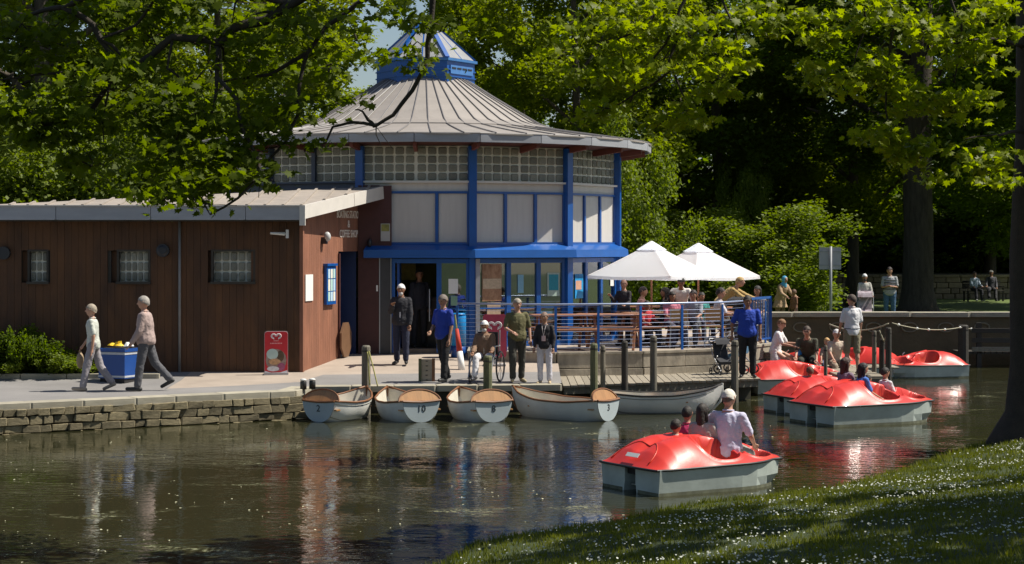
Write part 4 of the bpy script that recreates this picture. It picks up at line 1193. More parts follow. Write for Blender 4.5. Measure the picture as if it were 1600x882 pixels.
    for i in range(16): sh.append(((rng.uniform(7.5, 12), rng.uniform(29.2, 31.5), rng.uniform(8.6, 12)), rng.uniform(.7, 1.2)))  # clumps out of view above the right maple, placed for shade
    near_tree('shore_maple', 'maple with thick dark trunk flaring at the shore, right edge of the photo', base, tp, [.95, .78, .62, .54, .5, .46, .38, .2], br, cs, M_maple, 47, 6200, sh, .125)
trees_near()
# ================================================================ jetty and piles
def jetty():
    t = thing('jetty', 'low grey plank jetty in front of the concrete terrace wall', 'jetty', (1, 38, .45))
    x = 0.98; rng = random.Random(1)
    while x < 4.95:
        yf = 36.9 + (x - .98) * .5 ; yb = 39.6 + max(0, x - .9) * .16 if x < 2.7 else 39.95 + (x - 2.7) * .6
        piece('deck_board', M_deckboard, t, (x + .07, (yf + yb) / 2, .44 + rng.uniform(-.004, .004)), (.132, yb - yf + .1, .045), 0, .04); x += .145
    m = MB(); m.bar((.98, 36.92, .36), (4.95, 38.9, .36), .08, .14); m.bar((4.93, 38.9, .36), (4.93, 41.2, .36), .08, .14); m.build('edge_beam', M_wood_grey, t)
    u = MB(); u.prism([(.98, 37.5), (4.9, 39.4), (4.9, 41.0), (.98, 39.5)], -.6, .36); u.build('underside', M_joint, t)
    # pier among the pedal boats
    t = thing('pier', 'narrow grey plank pier among the red pedal boats', 'jetty', (6.5, 42.5, .42))
    x = 4.7
    while x < 8.5:
        piece('deck_board', M_deckboard, t, (x + .07, 43.1, .42 + rng.uniform(-.004, .004)), (.132, 1.0, .04), 0, .04); x += .145
    y = 39.7
    while y < 42.6:
        piece('deck_board', M_deckboard, t, (7.27, y + .07, .425 + rng.uniform(-.004, .004)), (.95, .132, .04), 0, .04); y += .145
    m = MB(); m.bar((4.7, 42.62, .34), (6.79, 42.62, .34), .07, .12); m.bar((6.8, 39.7, .34), (6.8, 42.6, .34), .06, .12); m.bar((7.74, 39.7, .34), (7.74, 42.6, .34), .06, .12); m.bar((6.8, 39.68, .34), (7.74, 39.68, .34), .06, .12); m.build('edge_beam', M_wood_grey, t)
jetty()

def pile(px, py_top, Y, w, label, m=M_wood_grey, group='mooring posts along the landing', lean=0.0):
    x = WX(px, Y); top = HZ(py_top, Y)
    t = thing('mooring_post', label, 'post', (x, Y, -.4), 0, group)
    b = MB(); n = 8
    b.tube([(x, Y, -.6), (x + lean * .5, Y, top * .5), (x + lean, Y, top - .03), (x + lean, Y, top)], [w * .5, w * .49, w * .48, w * .36], 10)
    b.build('post', m, t)
    c = MB(); c.tube([(x + lean, Y, top - .12), (x + lean, Y, top - .09)], w * .52, 10); c.build('collar', M_darkwood, t)
    return t
M_green_wood = mat('algae_green_wood', (.13, .135, .07), .9, .35, 6, .4, stretch=(4, 4, .6))
pile(572, 540, 35.9, .17, 'grey mooring post with hanging ropes by boat number two')
pile(762, 556, 36.05, .17, 'green weathered post in front of the man in the wheelchair', M_green_wood)
pile(928, 537, 36.85, .15, 'left post of the close pair beside the terrace wall', M_green_wood)
pile(942, 540, 37.1, .10, 'right post of the close pair beside the terrace wall')
pile(976, 533, 37.15, .13, 'dark post third from the left below the terrace railing', M_darkwood)
pile(1021, 525, 37.5, .14, 'tallest grey post in front of the terrace wall')
pile(1148, 532, 38.5, .15, 'grey post beside the man in blue at the jetty end')
pile(1290, 540, 40.4, .08, 'thin pale post left of the man in khaki shorts', M_wood_grey)
pile(1366, 517, 41.0, .10, 'pale post right of the man in khaki shorts', M_wood_grey)
pile(1378, 530, 41.1, .13, 'dark post left of the tall rope post', M_darkwood)
pile(1388, 512, 40.6, .14, 'dark tall post holding the float rope', M_darkwood)
pile(1505, 508, 49.2, .28, 'grey post at the boardwalk under the far retaining wall', M_darkwood, 'posts of the far boardwalk')

def rope(name, label, pts, r, m, floats=0, sag=.25, group=None):
    P = [Vector(p) for p in pts]; path = []
    for a, b in zip(P, P[1:]):
        for i in range(12):
            s = i / 12; q = a.lerp(b, s); q.z -= sag * 4 * s * (1 - s); path.append(q)
    path.append(P[-1])
    t = thing(name, label, 'rope', path[0][:], 0, group)
    MB().tube(path, r, 6).build('rope', m, t, smooth=True)
    for k in range(floats):
        q = path[int((k + .5) / floats * (len(path) - 1))]
        MB().ball(q, .032).build('float', mat('white_float', (.7, .7, .68), .5), t, smooth=True)
M_rope = mat('pale_rope', (.36, .33, .24), .9, .3, 30)
M_yrope = mat('faded_yellow_rope', (.30, .29, .09), .9, .3, 30)
rope('barrier_rope', 'pale rope slung low behind the man in khaki shorts', [P3(1296, 507, 42.5), P3(1388, 506, 41)], .016, M_rope, 0, .14)
rope('float_rope', 'rope threaded with small white floats running towards the far boardwalk', [P3(1394, 505, 42), P3(1500, 512, 49), P3(1600, 506, 52)], .011, M_rope, 9, .10)
rope('mooring_rope', 'yellow rope hanging from the post beside boat number two', [P3(576, 548, 35.85), P3(590, 604, 35.6)], .012, M_yrope, 0, -.02)
rope('mooring_rope', 'second yellow rope falling straight down the post beside boat number two', [P3(574, 550, 35.8), P3(578, 602, 35.8)], .012, M_yrope, 0, .0)
rope('mooring_rope', 'pale crossed rope tied between the two posts of the pier', [P3(1374, 517, 41), P3(1381, 534, 41.05), P3(1388, 517, 40.6)], .015, M_rope, 0, .0)

def boardwalk():
    t = thing('boardwalk', 'dark low plank boardwalk with rails under the far retaining wall', 'boardwalk', (12, 49.6, .5))
    for i, z in enumerate((.95, .70, .47)):
        for k in range(4): piece('rail_board', M_darkwood if i != 2 else M_wood_grey, t, (12.6 + k * 1.6, 49.3, z), (1.58, .05, .12), 0, .05)
    x = 11.6
    while x < 18: piece('deck_board', M_darkwood, t, (x, 49.8, .38), (.14, 1.0, .05), 0, .05); x += .155
    for k in range(4): MB().box((12.0 + k * 1.7, 49.36, .4), (.12, .12, 1.5)).build('post', M_darkwood, t)
boardwalk()

def bollard(px, Y, label):
    x = WX(px, Y); z = .53
    t = thing('bollard', label, 'bollard', (x, Y, z), 0, 'small bollards at the quay corner')
    MB().tube([(x, Y, z - .02), (x, Y, z + .11), (x, Y, z + .15)], [.06, .06, .045], 10).build('post', mat('black_iron', (.03, .03, .03), .5), t, smooth=True)
    MB().ball((x, Y, z + .15), (.06, .06, .03)).build('cap', mat('worn_white_cap', (.6, .6, .58), .5), t, smooth=True)
bollard(474, 35.3, 'dark stubby bollard at the quay corner, left of the pair'); bollard(488, 35.4, 'dark stubby bollard with pale cap right beside boat number two')

# ================================================================ rowing boats
M_hull = mat('white_boat_paint', (.70, .70, .66), .45, .12, 2.5, .1, 20, rnd=.04)
M_hull_in = mat('cream_boat_inside', (.66, .62, .52), .6, .15, 4)
M_transom = mat('pale_blue_transom', (.42, .48, .50), .45, .1, 3)
M_varn = mat('varnished_wood', (.36, .185, .07), .35, .28, 3, .1, 30, stretch=(1, 7, 1), coat=.3)
M_gunw = mat('brown_gunwale', (.20, .085, .035), .5, .3, 4)
M_keel = mat('dark_wet_hull_band', (.07, .075, .05), .6, .3)
def rowing_boat(label, stern, bow, num, white_transom=False, dark=False, back=True, beam=1.08):
    sx, sy = stern; bx, by = bow; L = math.hypot(bx - sx, by - sy); an = math.atan2(by - sy, bx - sx)
    t = thing('rowing_boat', label, 'rowing boat', (sx, sy, 0), an, 'white rowing boats moored along the landing')
    WL[t.name] = Vector((0, 0, 0))
    NS = 16; NU = 9
    def bm_(s): return beam / 2 * interp([(0, .66), (.2, .88), (.45, 1.0), (.7, .82), (.88, .45), (1, .03)], s)
    def sheer(s): return interp([(0, .38), (.3, .33), (.6, .34), (.85, .42), (1, .52)], s)
    def keel(s): return interp([(0, .0), (.15, -.10), (.8, -.10), (.93, .05), (1, .32)], s)
    def ring(s, inset=0, lift=0):
        b = max(.01, bm_(s) - inset); zs = sheer(s); zk = keel(s) + lift; out = []
        for side in (-1, 1):
            rows = []
            for j in range(NU + 1):
                q = j / NU; y = b * math.cos(q * math.pi / 2) ** (.62 if s > .08 else .8); z = zs + (zk - zs) * math.sin(q * math.pi / 2) ** 1.15
                rows.append((s * L + (.05 * (1 - q) if s > .98 else 0), side * y, z))
            out += rows if side < 0 else rows[-2::-1]
        return out
    S = [i / NS for i in range(NS + 1)]
    h = MB(); h.loft([ring(s) for s in S], cap=False, closed=False); o = h.build('hull', M_hull, t, smooth=True, local=True)
    h = MB(); h.loft([ring(s, .025, .035) for s in S], cap=False, closed=False); h.build('inner_hull', M_hull_in, t, smooth=True, local=True)
    # lower band and plank lines
    for zz in (.30, .12):
        ln = MB()
        for side in (-1, 1):
            pts = []
            for s in S[:-1]:
                r = ring(s); half = r[:NU + 1]
                best = min(half, key=lambda v: abs(v[2] - (keel(s) + (sheer(s) - keel(s)) * zz / .38)))
                pts.append((best[0], side * -best[1] * 1.006 if side < 0 else best[1] * 1.006, best[2]))
            ln.tube(pts, .006, 4)
        ln.build('plank_line', mat('grey_plank_line', (.3, .3, .27), .6), t, local=True)
    tr = MB(); r0 = ring(0); tr.add([(x - .012, y, z) for x, y, z in r0] + [(x + .02, y, z) for x, y, z in r0], [tuple(range(len(r0))), tuple(range(2 * len(r0) - 1, len(r0) - 1, -1))])
    tr.build('transom', M_transom if not white_transom else M_hull, t, local=True)
    g = MB()
    for side in (-1, 1): g.tube([(s * L, side * (bm_(s) + .004), sheer(s) + .006) for s in S], .020, 6)
    g.build('gunwale', M_gunw if not dark else M_dark, t, smooth=True, local=True)
    tc = MB(); tc.tube([(-.012, -bm_(0), .385), (-.012, -bm_(0) * .5, .37), (-.012, 0, .362), (-.012, bm_(0) * .5, .37), (-.012, bm_(0), .385)], .022, 6); tc.build('transom_cap', M_gunw, t, local=True)
    st = MB(); st.tube([(L + .03, 0, .55), (L + .03, 0, .4), (L - .01, 0, .2), (L * .9, 0, -.02)], .022, 6); st.build('stem', M_hull if dark else M_gunw, t, local=True)
    for s in (.42, .66): m = MB(); m.box((s * L, 0, .22), (.20, bm_(s) * 1.86, .025)); m.build('thwart', M_varn, t, local=True)
    m = MB(); m.box((L * .12, 0, .22), (.36, bm_(.12) * 1.8, .025)); m.build('stern_seat', M_varn, t, local=True)
    if back:    # arched varnished back board above the stern seat
        w = bm_(.1) * .98; n = 14
        rings = []
        for th in (0, .03):
            rings.append([(.05 + th + .10 * math.sin(math.pi * i / n) * 0, w * math.cos(math.pi * i / n), .37 + .21 * math.sin(math.pi * i / n)) for i in range(n + 1)])
        m = MB(); m.loft([[(x + (z - .36) * .5, y, z) for x, y, z in rr] for rr in rings]); o = m.build('back_board', M_varn, t, local=True); fix_normals(o.data)
        m = MB(); m.tube([(x + (z - .36) * .5 - .004, y, z) for x, y, z in rings[0]], .014, 5); m.build('back_rim', M_gunw, t, local=True)
        # varnished stern deck joining transom and back board
        m = MB(); m.loft([[(0, -bm_(0) * .97, .385), (0, bm_(0) * .97, .385)], [(.06, -w, .365), (.06, w, .365)]], cap=False, closed=False); m.build('stern_deck', M_varn, t, local=True)
    if num: text_part(num, .165, mat('dark_number_paint', (.02, .025, .03), .5), t, Matrix.Translation((-.0165, 0, .24)) @ Matrix.Rotation(rad(-90), 4, 'Z') @ Matrix.Rotation(rad(90), 4, 'X'), .003, 'number', 1.1, .001)
    return t
def bp(px, Y): return (WX(px, Y), Y)
rowing_boat('white rowing boat numbered 2 with pale blue transom, leftmost in the row', bp(498, 34.3), bp(572, 35.75), '2', beam=1.02)
rowing_boat('white rowing boat numbered 10, second from the left in the row', bp(658, 34.25), bp(606, 35.7), '10')
rowing_boat('white rowing boat numbered 8 moored third from the left', bp(771, 34.25), bp(718, 35.7), '8')
rowing_boat('long white rowing boat numbered 3 lying sideways with a varnished back board', bp(950, 34.5), bp(803, 35.85), '3', beam=1.0)
rowing_boat('empty white rowing boat with dark gunwale behind boat number three', bp(945, 36.35), bp(1126, 36.3), '', False, True, False)
rowing_boat('white rowing boat partly hidden between the boats numbered 8 and 3', bp(838, 37.0), bp(770, 36.6), '', False, False, False, .8) if False else None

# ================================================================ pedal boats
M_red = mat('red_boat_plastic', (.58, .032, .022), .42, .14, 2.5, .12, 8, coat=.12)
M_redin = mat('red_well_plastic', (.58, .045, .02), .4, .1, 3)
M_pont = mat('pale_grey_green_hull', (.44, .49, .45), .4, .2, 2.2, .1, 10, contrast=1.3)
def pedal_deck(L=2.36, W=1.36):
    NU, NV = 150, 104
    crest = [(0, .34), (.03, .40), (.09, .53), (.17, .64), (.26, .69), (.38, .70), (.50, .68), (.64, .61), (.78, .53), (.90, .43), (1, .36)]
    V = []
    WELLS = [(.50, .135, .53, .34, .22), (.81, .12, .49, .36, .13)]
    for i in range(NU + 1):
        u = i / NU
        for j in range(NV + 1):
            v = -1 + 2 * j / NV
            w = W / 2 * (1 - .34 * sstep(.62, 1.0, u) - .05 * sstep(.1, 0, u))
            x = -L / 2 + L * u - .16 * v * v * sstep(.75, 1, u) + .05 * v ** 4 * sstep(.2, 0, u)
            y = w * v
            e = .335 + .02 * u
            c = interp(crest, u)
            p = lerp(3.4, 1.25, sstep(.27, .50, u))
            z = e + (c - e) * (1 - abs(v) ** p)
            z -= .09 * sstep(.5, .1, u) * math.exp(-(v / .17) ** 2) * sstep(.02, .2, u)
            for (u0, ru, v0, rv, floor) in WELLS:
                for sg in (-1, 1):
                    d = (abs((u - u0) / ru)) ** 2.6 + (abs((v - sg * v0) / rv)) ** 2.6
                    f = 1 - sstep(.88, 1.04, d)
                    if f > 0: z = lerp(z, floor, f)
                    z += math.exp(-((d - 1.22) / .16) ** 2) * .022
            # dished seats between the wells
            for sg in (-1, 1):
                d = ((u - .645) / .07) ** 2 + ((v - sg * .38) / .28) ** 2
                z -= .05 * (1 - sstep(.5, 1.1, d))
            V.append((x, y, z))
    Fs = []
    n = NV + 1
    for i in range(NU):
        for j in range(NV):
            a = i * n + j; Fs.append((a, a + n, a + n + 1, a + 1))
    me = bpy.data.meshes.new('deck'); me.from_pydata(V, [], Fs); me.update(); me.materials.append(M_red); me.materials.append(M_redin); me.shade_smooth()
    for p in me.polygons:
        c = p.center
        u = (c.x + L / 2) / L; v = c.y / (W / 2)
        for (u0, ru, v0, rv, floor) in WELLS:
            if abs((u - u0) / ru) ** 2.6 + abs((abs(v) - v0) / rv) ** 2.6 < .98: p.material_index = 1
    # outline for the rim
    edge = [V[i * n] for i in range(NU + 1)] + [V[NU * n + j] for j in range(1, n)] + [V[i * n + NV] for i in range(NU - 1, -1, -1)] + [V[j] for j in range(NV - 1, 0, -1)]
    return me, edge
PD_ME, PD_EDGE = pedal_deck()
def pedal_boat(label, x, y, an, plate=False, scale=1.0, first={}):
    t = thing('pedal_boat', label, 'pedal boat', (x, y, 0), rad(an), 'red pedal boats'); t.scale = (scale,) * 3
    WL[t.name] = Vector((0, 0, 0))
    if first:
        for nm, me in first.items():
            if nm == 'plate': continue
            link(nm.rstrip('0123456789'), me, t)
    else:
        L, W = 2.36, 1.36
        first['deck'] = PD_ME
        link('deck', PD_ME, t)
        m = MB(); m.tube([Vector(p) + Vector((0, 0, -.008)) for p in PD_EDGE[::2]] + [Vector(PD_EDGE[0]) + Vector((0, 0, -.008))], .017, 6, cap=False); me = m.mesh('rim', mat('black_rubber_rim', (.02, .02, .022), .5), True); first['rim'] = me; link('rim', me, t)
        # two pontoons with the paddle gap between
        for q, side in enumerate((-1, 1)):
            m = MB(); rings = []
            for s in [0, .04, .3, .6, .72, .82, .90, .95]:
                x0 = -L / 2 + .115 + (L - .16) * s
                wi = .12; wo = (W / 2 - .012) * (1 - .30 * sstep(.62, 1.0, s)); xx = x0 - .03
                nar = sstep(.75, .95, s) * .12; wo -= sstep(.85, .96, s) * .05
                zt = .335
                rings.append([(xx, side * wi, zt), (xx, side * wo, zt), (xx, side * (wo - .02), .15), (xx, side * (wo - .05 - nar), -.12 + nar), (xx, side * (wi + .05 + nar), -.12 + nar), (xx, side * wi, .12)])
            m.loft(rings); me = m.mesh('pontoon', M_pont); fix_normals(me); bevel = me; first['pontoon%d' % q] = me; link('pontoon', me, t)
        m = MB()
        for side in (-1, 1):
            ring = []
            for s in [0, .3, .6, .72, .82, .90]:
                ring.append((-L / 2 + .085 + (L - .16) * s, (W / 2 - .012) * (1 - .30 * sstep(.62, 1.0, s)) - sstep(.85, .96, s) * .05 - .026 - sstep(.75, .95, s) * .05))
            m.loft([[(x_, side * w_, z_) for z_ in (-.02, .04)] for x_, w_ in ring], cap=False, closed=False)
            m.add([(-L / 2 + .082, side * .17, -.02), (-L / 2 + .082, side * .63, -.02), (-L / 2 + .082, side * .63, .04), (-L / 2 + .082, side * .17, .04)], [(0, 1, 2, 3)])
        me = m.mesh('waterline_stain', mat('green_brown_waterline', (.12, .125, .08), .7, .5, 9)); first['waterline_stain'] = me; link('waterline_stain', me, t)
        m = MB(); m.box((-.1, 0, .27), (1.9, .26, .10)); m.box((.1, 0, .1), (1.3, .25, .5)); me = m.mesh('underside', M_dark); first['underside'] = me; link('underside', me, t)
        m = MB()
        for k in range(6):
            a = k * math.pi / 3; m.box((-.80 + .13 * math.cos(a), 0, .08 + .13 * math.sin(a)), (.16, .2, .012), M=Matrix.Rotation(-a, 3, 'Y'))
        me = m.mesh('paddle_wheel', mat('dirty_white_plastic', (.35, .35, .31), .5)); first['paddle_wheel'] = me; link('paddle_wheel', me, t)
        m = MB(); m.tube([(.52, 0, .47), (.50, 0, .62), (.45, 0, .66)], .013, 6); me = m.mesh('tiller', M_steel); first['tiller'] = me; link('tiller', me, t)
        # embossed arch on the stern cover
        m = MB()
        arch = []
        for i in range(19):
            a = math.pi * i / 18
            yy = .42 * math.cos(a); uu = .03 + .14 * math.sin(a)
            xx = -L / 2 + L * uu; vv = yy / (W / 2)
            cc = interp([(0, .34), (.03, .40), (.09, .53), (.17, .64), (.26, .69)], uu); e = .335 + .02 * uu
            zz = e + (cc - e) * (1 - abs(vv) ** 3.2) - .09 * sstep(.5, .1, uu) * math.exp(-(vv / .17) ** 2) * sstep(.02, .2, uu)
            arch.append((xx, yy, zz + .004))
        m.tube(arch, .008, 5); me = m.mesh('moulded_arch', M_redin, True); first['moulded_arch'] = me; link('moulded_arch', me, t)
    if plate:
        MB().box((-1.09, -.05, .475), (.008, .27, .06), M=Matrix.Rotation(rad(40), 3, 'Y')).build('white_plate', MATS['white_paper'], t, local=True)
    return t
# heading: stern towards the left, bow to the right
pedal_boat('nearest red pedal boat carrying the man in the white cap and three children', 2.46, 25.3, 31, True)
pedal_boat('red pedal boat right of the nearest one with the child in white at its bow', 6.36, 34.4, 25, False, 1.08)
pedal_boat('red pedal boat mostly hidden behind the one with the child in white', 6.05, 36.4, 22)
pedal_boat('red pedal boat alongside the pier in front of the bending man in dark clothes', 6.08, 41.0, 12)
pedal_boat('empty red pedal boat farthest right, moored with pale stern towards the fence', 9.75, 45.9, 197, False, .9)
pedal_boat('empty red pedal boat moored behind the man in khaki shorts', 8.2, 46.3, 160)
pedal_boat('empty red pedal boat moored behind the seated pair in cream', 6.95, 45.3, 150)

# ================================================================ umbrellas and terrace furniture
M_canvas = mat('white_parasol_canvas', (.82, .84, .87), .8, .03, 3, .1, 60, transl=.42)
M_polewood = mat('reddish_pole_wood', (.30, .12, .06), .5, .2)
def umbrella(label, px, Y, apex_py, half, rot):
    x = WX(px, Y); za = HZ(apex_py, Y); t = thing('parasol', label, 'parasol', (x, Y, .93), rad(rot), 'white parasols on the terrace'); WL[t.name] = Vector((0, 0, 0))
    A = za - .93; drop = .74; n = 8
    cor = []
    for s in range(4):
        a = math.pi / 2 * s; b = a + math.pi / 2
        c0 = Vector((math.cos(a), math.sin(a), 0)) * half * 1.414; c1 = Vector((math.cos(b), math.sin(b), 0)) * half * 1.414
        m = MB(); rows = []
        for i in range(n + 1):
            q = i / n; r = q; z = A - drop * (q ** .93) 
            rows.append([((c0.lerp(c1, k / 6)).x * r, (c0.lerp(c1, k / 6)).y * r, z + (.05 * q * math.sin(math.pi * k / 6) * -1) * (1 - q * .3)) for k in range(7)])
        m.loft(rows, cap=False, closed=False)
        vr = [[(x_, y_, z_) for x_, y_, z_ in rows[-1]], [(x_ * 1.0, y_ * 1.0, z_ - .07) for x_, y_, z_ in rows[-1]]]
        m.loft(vr, cap=False, closed=False)
        m.build('canopy_panel', M_canvas, t, smooth=False, local=True)
        MB().bar((0, 0, A - .10), (c0.x * .99, c0.y * .99, A - drop - .02), .02, .03).build('rib', M_polewood, t, local=True)
        MB().bar((0, 0, A - .75), (c0.x * .5, c0.y * .5, A - drop * .53 - .03), .016, .02).build('strut', M_polewood, t, local=True)
    m = MB(); m.loft([[(.36 * math.cos(a), .36 * math.sin(a), A - .17) for a in [i * math.pi / 2 for i in range(4)]], [(.02 * math.cos(a), .02 * math.sin(a), A + .03) for a in [i * math.pi / 2 for i in range(4)]]]); m.build('vent_cap', M_canvas, t, local=True)
    MB().tube([(0, 0, 0), (0, 0, A + .02)], .024, 8).build('pole', M_polewood, t, local=True)
    MB().tube([(0, 0, 0), (0, 0, .06), (0, 0, .07), (0, 0, .3)], [.24, .22, .05, .035], 14).build('base', M_steel, t, local=True)
umbrella('left white square parasol beside the cafe wall', 1018, 43.6, 379, 1.06, 12)
umbrella('right white square parasol with a reddish wooden pole', 1091, 45.2, 382, 1.02, -8)

M_slat = mat('brown_table_slat', (.26, .115, .06), .55, .25, 4, stretch=(1, 6, 1), rnd=.15)
def picnic_table(label, x, y, rot):
    t = thing('picnic_table', label, 'picnic table', (x, y, .93), rad(rot), 'brown slatted picnic tables on the terrace'); WL[t.name] = Vector((0, 0, 0))
    for i in range(5): link('slat', unit_block(M_slat, .02), t, (0, -.30 + i * .15, .73), (0, 0, 0), (1.5, .13, .035))
    for s in (-1, 1):
        for k in range(2): link('seat_slat', unit_block(M_slat, .02), t, (0, s * (.60 + k * .13), .44), (0, 0, 0), (1.5, .115, .035))
        MB().bar((s * .58, -.75, .40), (s * .58, .75, .40), .05, .07).build('seat_beam', M_slat, t, local=True)
        for q in (-1, 1): MB().bar((s * .58, q * .52, 0), (s * .58, q * .2, .71), .05, .07).build('leg', M_slat, t, local=True)
    return t
for a in [('slatted picnic table on the terrace left of the lanyard woman', 1.15, 41.0, 8), ('slatted picnic table on the terrace right of the lanyard woman', 2.1, 41.2, -12), ('slatted picnic table under the left parasol', 3.1, 42.4, 20), ('slatted picnic table behind the railing below the man in the white shirt', 4.15, 42.9, -15),
          ('slatted picnic table under the right parasol', 4.7, 45.4, 25), ('slatted picnic table at the back of the terrace by the cafe wall', 3.4, 46.3, 5)]: picnic_table(*a)
def chair(label, x, y, rot):
    t = thing('chair', label, 'chair', (x, y, .93), rad(rot), 'wooden chairs on the terrace'); WL[t.name] = Vector((0, 0, 0))
    m = mat('tan_chair_wood', (.42, .24, .10), .5, .2)
    MB().box((0, 0, .45), (.42, .42, .03)).build('seat', m, t, local=True)
    MB().box((0, .20, .72), (.40, .025, .26)).build('backrest', m, t, local=True)
    for sx in (-1, 1):
        for sy in (-1, 1): MB().tube([(sx * .18, sy * .18, .44), (sx * .20, sy * .2, 0)], .014, 6).build('leg', M_steel, t, local=True)
        MB().tube([(sx * .18, .2, .44), (sx * .18, .21, .84)], .012, 6).build('back_post', M_steel, t, local=True)
chair('tan-backed chair between the railing posts below the man in the white shirt', 3.62, 41.6, 175)
chair('tan-backed chair nearest the pushchair on the terrace', 4.45, 41.95, 160)
chair('tan-backed chair under the left parasol', 2.6, 43.3, 90)
def small_item(name, label, cat, build, loc):
    t = thing(name, label, cat, loc); build(t, Vector(loc)); return t
small_item('cup', 'red cup on the table under the left parasol', 'cup', lambda t, p: (MB().tube([p, p + Vector((0, 0, .11))], [.035, .045], 12).build('cup_body', mat('red_plastic', (.6, .03, .03), .4), t), MB().tube([p + Vector((0, 0, .11)), p + Vector((0, 0, .12))], .047, 12).build('lid', MATS['white_paper'], t)), (2.9, 42.35, 1.68))

def wheel(mb, c, r, ax, tr=.02, n=20):
    ax = Vector(ax).normalized(); u = ax.orthogonal().normalized(); v = ax.cross(u)
    mb.tube([Vector(c) + (u * math.cos(a) + v * math.sin(a)) * r for a in [i * 2 * math.pi / n for i in range(n + 1)]], tr, 6, cap=False)
def pushchair(label, x, y, z, rot, fab, s=1.0):
    t = thing('pushchair', label, 'pushchair', (x, y, z), rad(rot), 'pushchairs'); t.scale = (s, s, s); WL[t.name] = Vector((0, 0, 0))
    m = MB(); m.loft([[(-.2, a, b) for a, b in [(.16, .30), (-.18, .42), (-.32, .88), (-.26, .92), (-.12, .50), (.18, .38)]], [(.2, a, b) for a, b in [(.16, .30), (-.18, .42), (-.32, .88), (-.26, .92), (-.12, .50), (.18, .38)]]]); o = m.build('seat', fab, t, local=True); fix_normals(o.data)
    m = MB(); m.loft([[(.22 * math.cos(b), -.30 + .34 * math.sin(a) * .9, .78 + .28 * math.cos(a)) for b in [math.pi * k / 6 for k in range(7)]] for a in [rad(q) for q in (-20, 10, 40, 70)]], cap=False, closed=False); m.build('hood', fab, t, local=True)
    f = MB()
    for sx in (-1, 1):
        f.tube([(sx * .24, -.45, 1.02), (sx * .24, -.2, .55), (sx * .24, .32, .12)], .012, 6); f.tube([(sx * .24, .1, .55), (sx * .24, -.3, .12)], .012, 6)
    f.tube([(-.24, -.45, 1.02), (.24, -.45, 1.02)], .015, 6); f.build('frame', M_steel, t, local=True)
    for sx in (-1, 1):
        for yy in (-.3, .32): w = MB(); wheel(w, (sx * .26, yy, .10), .085, (1, 0, 0), .016, 14); w.tube([(sx * .25, yy, .1), (sx * .27, yy, .1)], .03, 8); w.build('wheel', MATS['black_plastic'], t, local=True)
M_fabd = mat('black_fabric', (.03, .03, .035), .9, .2); 
pushchair('black pushchair folded against the terrace wall beside the man in blue', 4.40, 39.95, .46, 200, M_fabd, .72)
pushchair('pushchair with red and white cover held by the bearded man on the upper path', WX(1352, 57.5), 57.5, .7, 170, mat('red_white_cover', (.50, .02, .05), .8, .9, 5, col2=(.5, .45, .5)))
pushchair('light blue pushchair beside the woman in the white dress', 4.72, 40.35, .46, 60, mat('light_blue_fabric', (.12, .30, .46), .8, .2))
pushchair('dark pushchair behind the railing at the right end of the terrace', 4.9, 43.2, .93, 120, M_fabd)

def wheelchair(x, y, z, rot):
    t = thing('wheelchair', 'wheelchair with black frame occupied by the old man in white trousers', 'wheelchair', (x, y, z), rad(rot)); WL[t.name] = Vector((0, 0, 0))
    MB().box((0, 0, .47), (.42, .42, .05)).build('seat', M_fabd, t, local=True)
    MB().box((0, -.22, .74), (.40, .04, .44)).build('backrest', M_fabd, t, local=True)
    for s in (-1, 1):
        w = MB(); wheel(w, (s * .27, -.12, .30), .285, (1, 0, 0), .018, 28)
        for k in range(8): a = k * math.pi / 4; w.tube([(s * .27, -.12, .3), (s * .27, -.12 + .27 * math.cos(a), .3 + .27 * math.sin(a))], .004, 4)
        w.build('wheel', MATS['black_plastic'], t, local=True)
        w = MB(); wheel(w, (s * .2, .34, .09), .075, (1, 0, 0), .016, 14); w.build('caster', MATS['black_plastic'], t, local=True)
        f = MB(); f.tube([(s * .22, -.26, 1.0), (s * .22, -.24, .5), (s * .22, .22, .48), (s * .22, .40, .12)], .013, 6); f.tube([(s * .24, -.2, .70), (s * .24, .16, .70), (s * .24, .18, .5)], .013, 6); f.build('frame', M_steel, t, local=True)
        MB().box((s * .12, .46, .11), (.16, .16, .02)).build('footplate', MATS['black_plastic'], t, local=True)
WCX, WCY = WX(758, 36.95), 36.95
wheelchair(WCX, WCY, .52, 165)

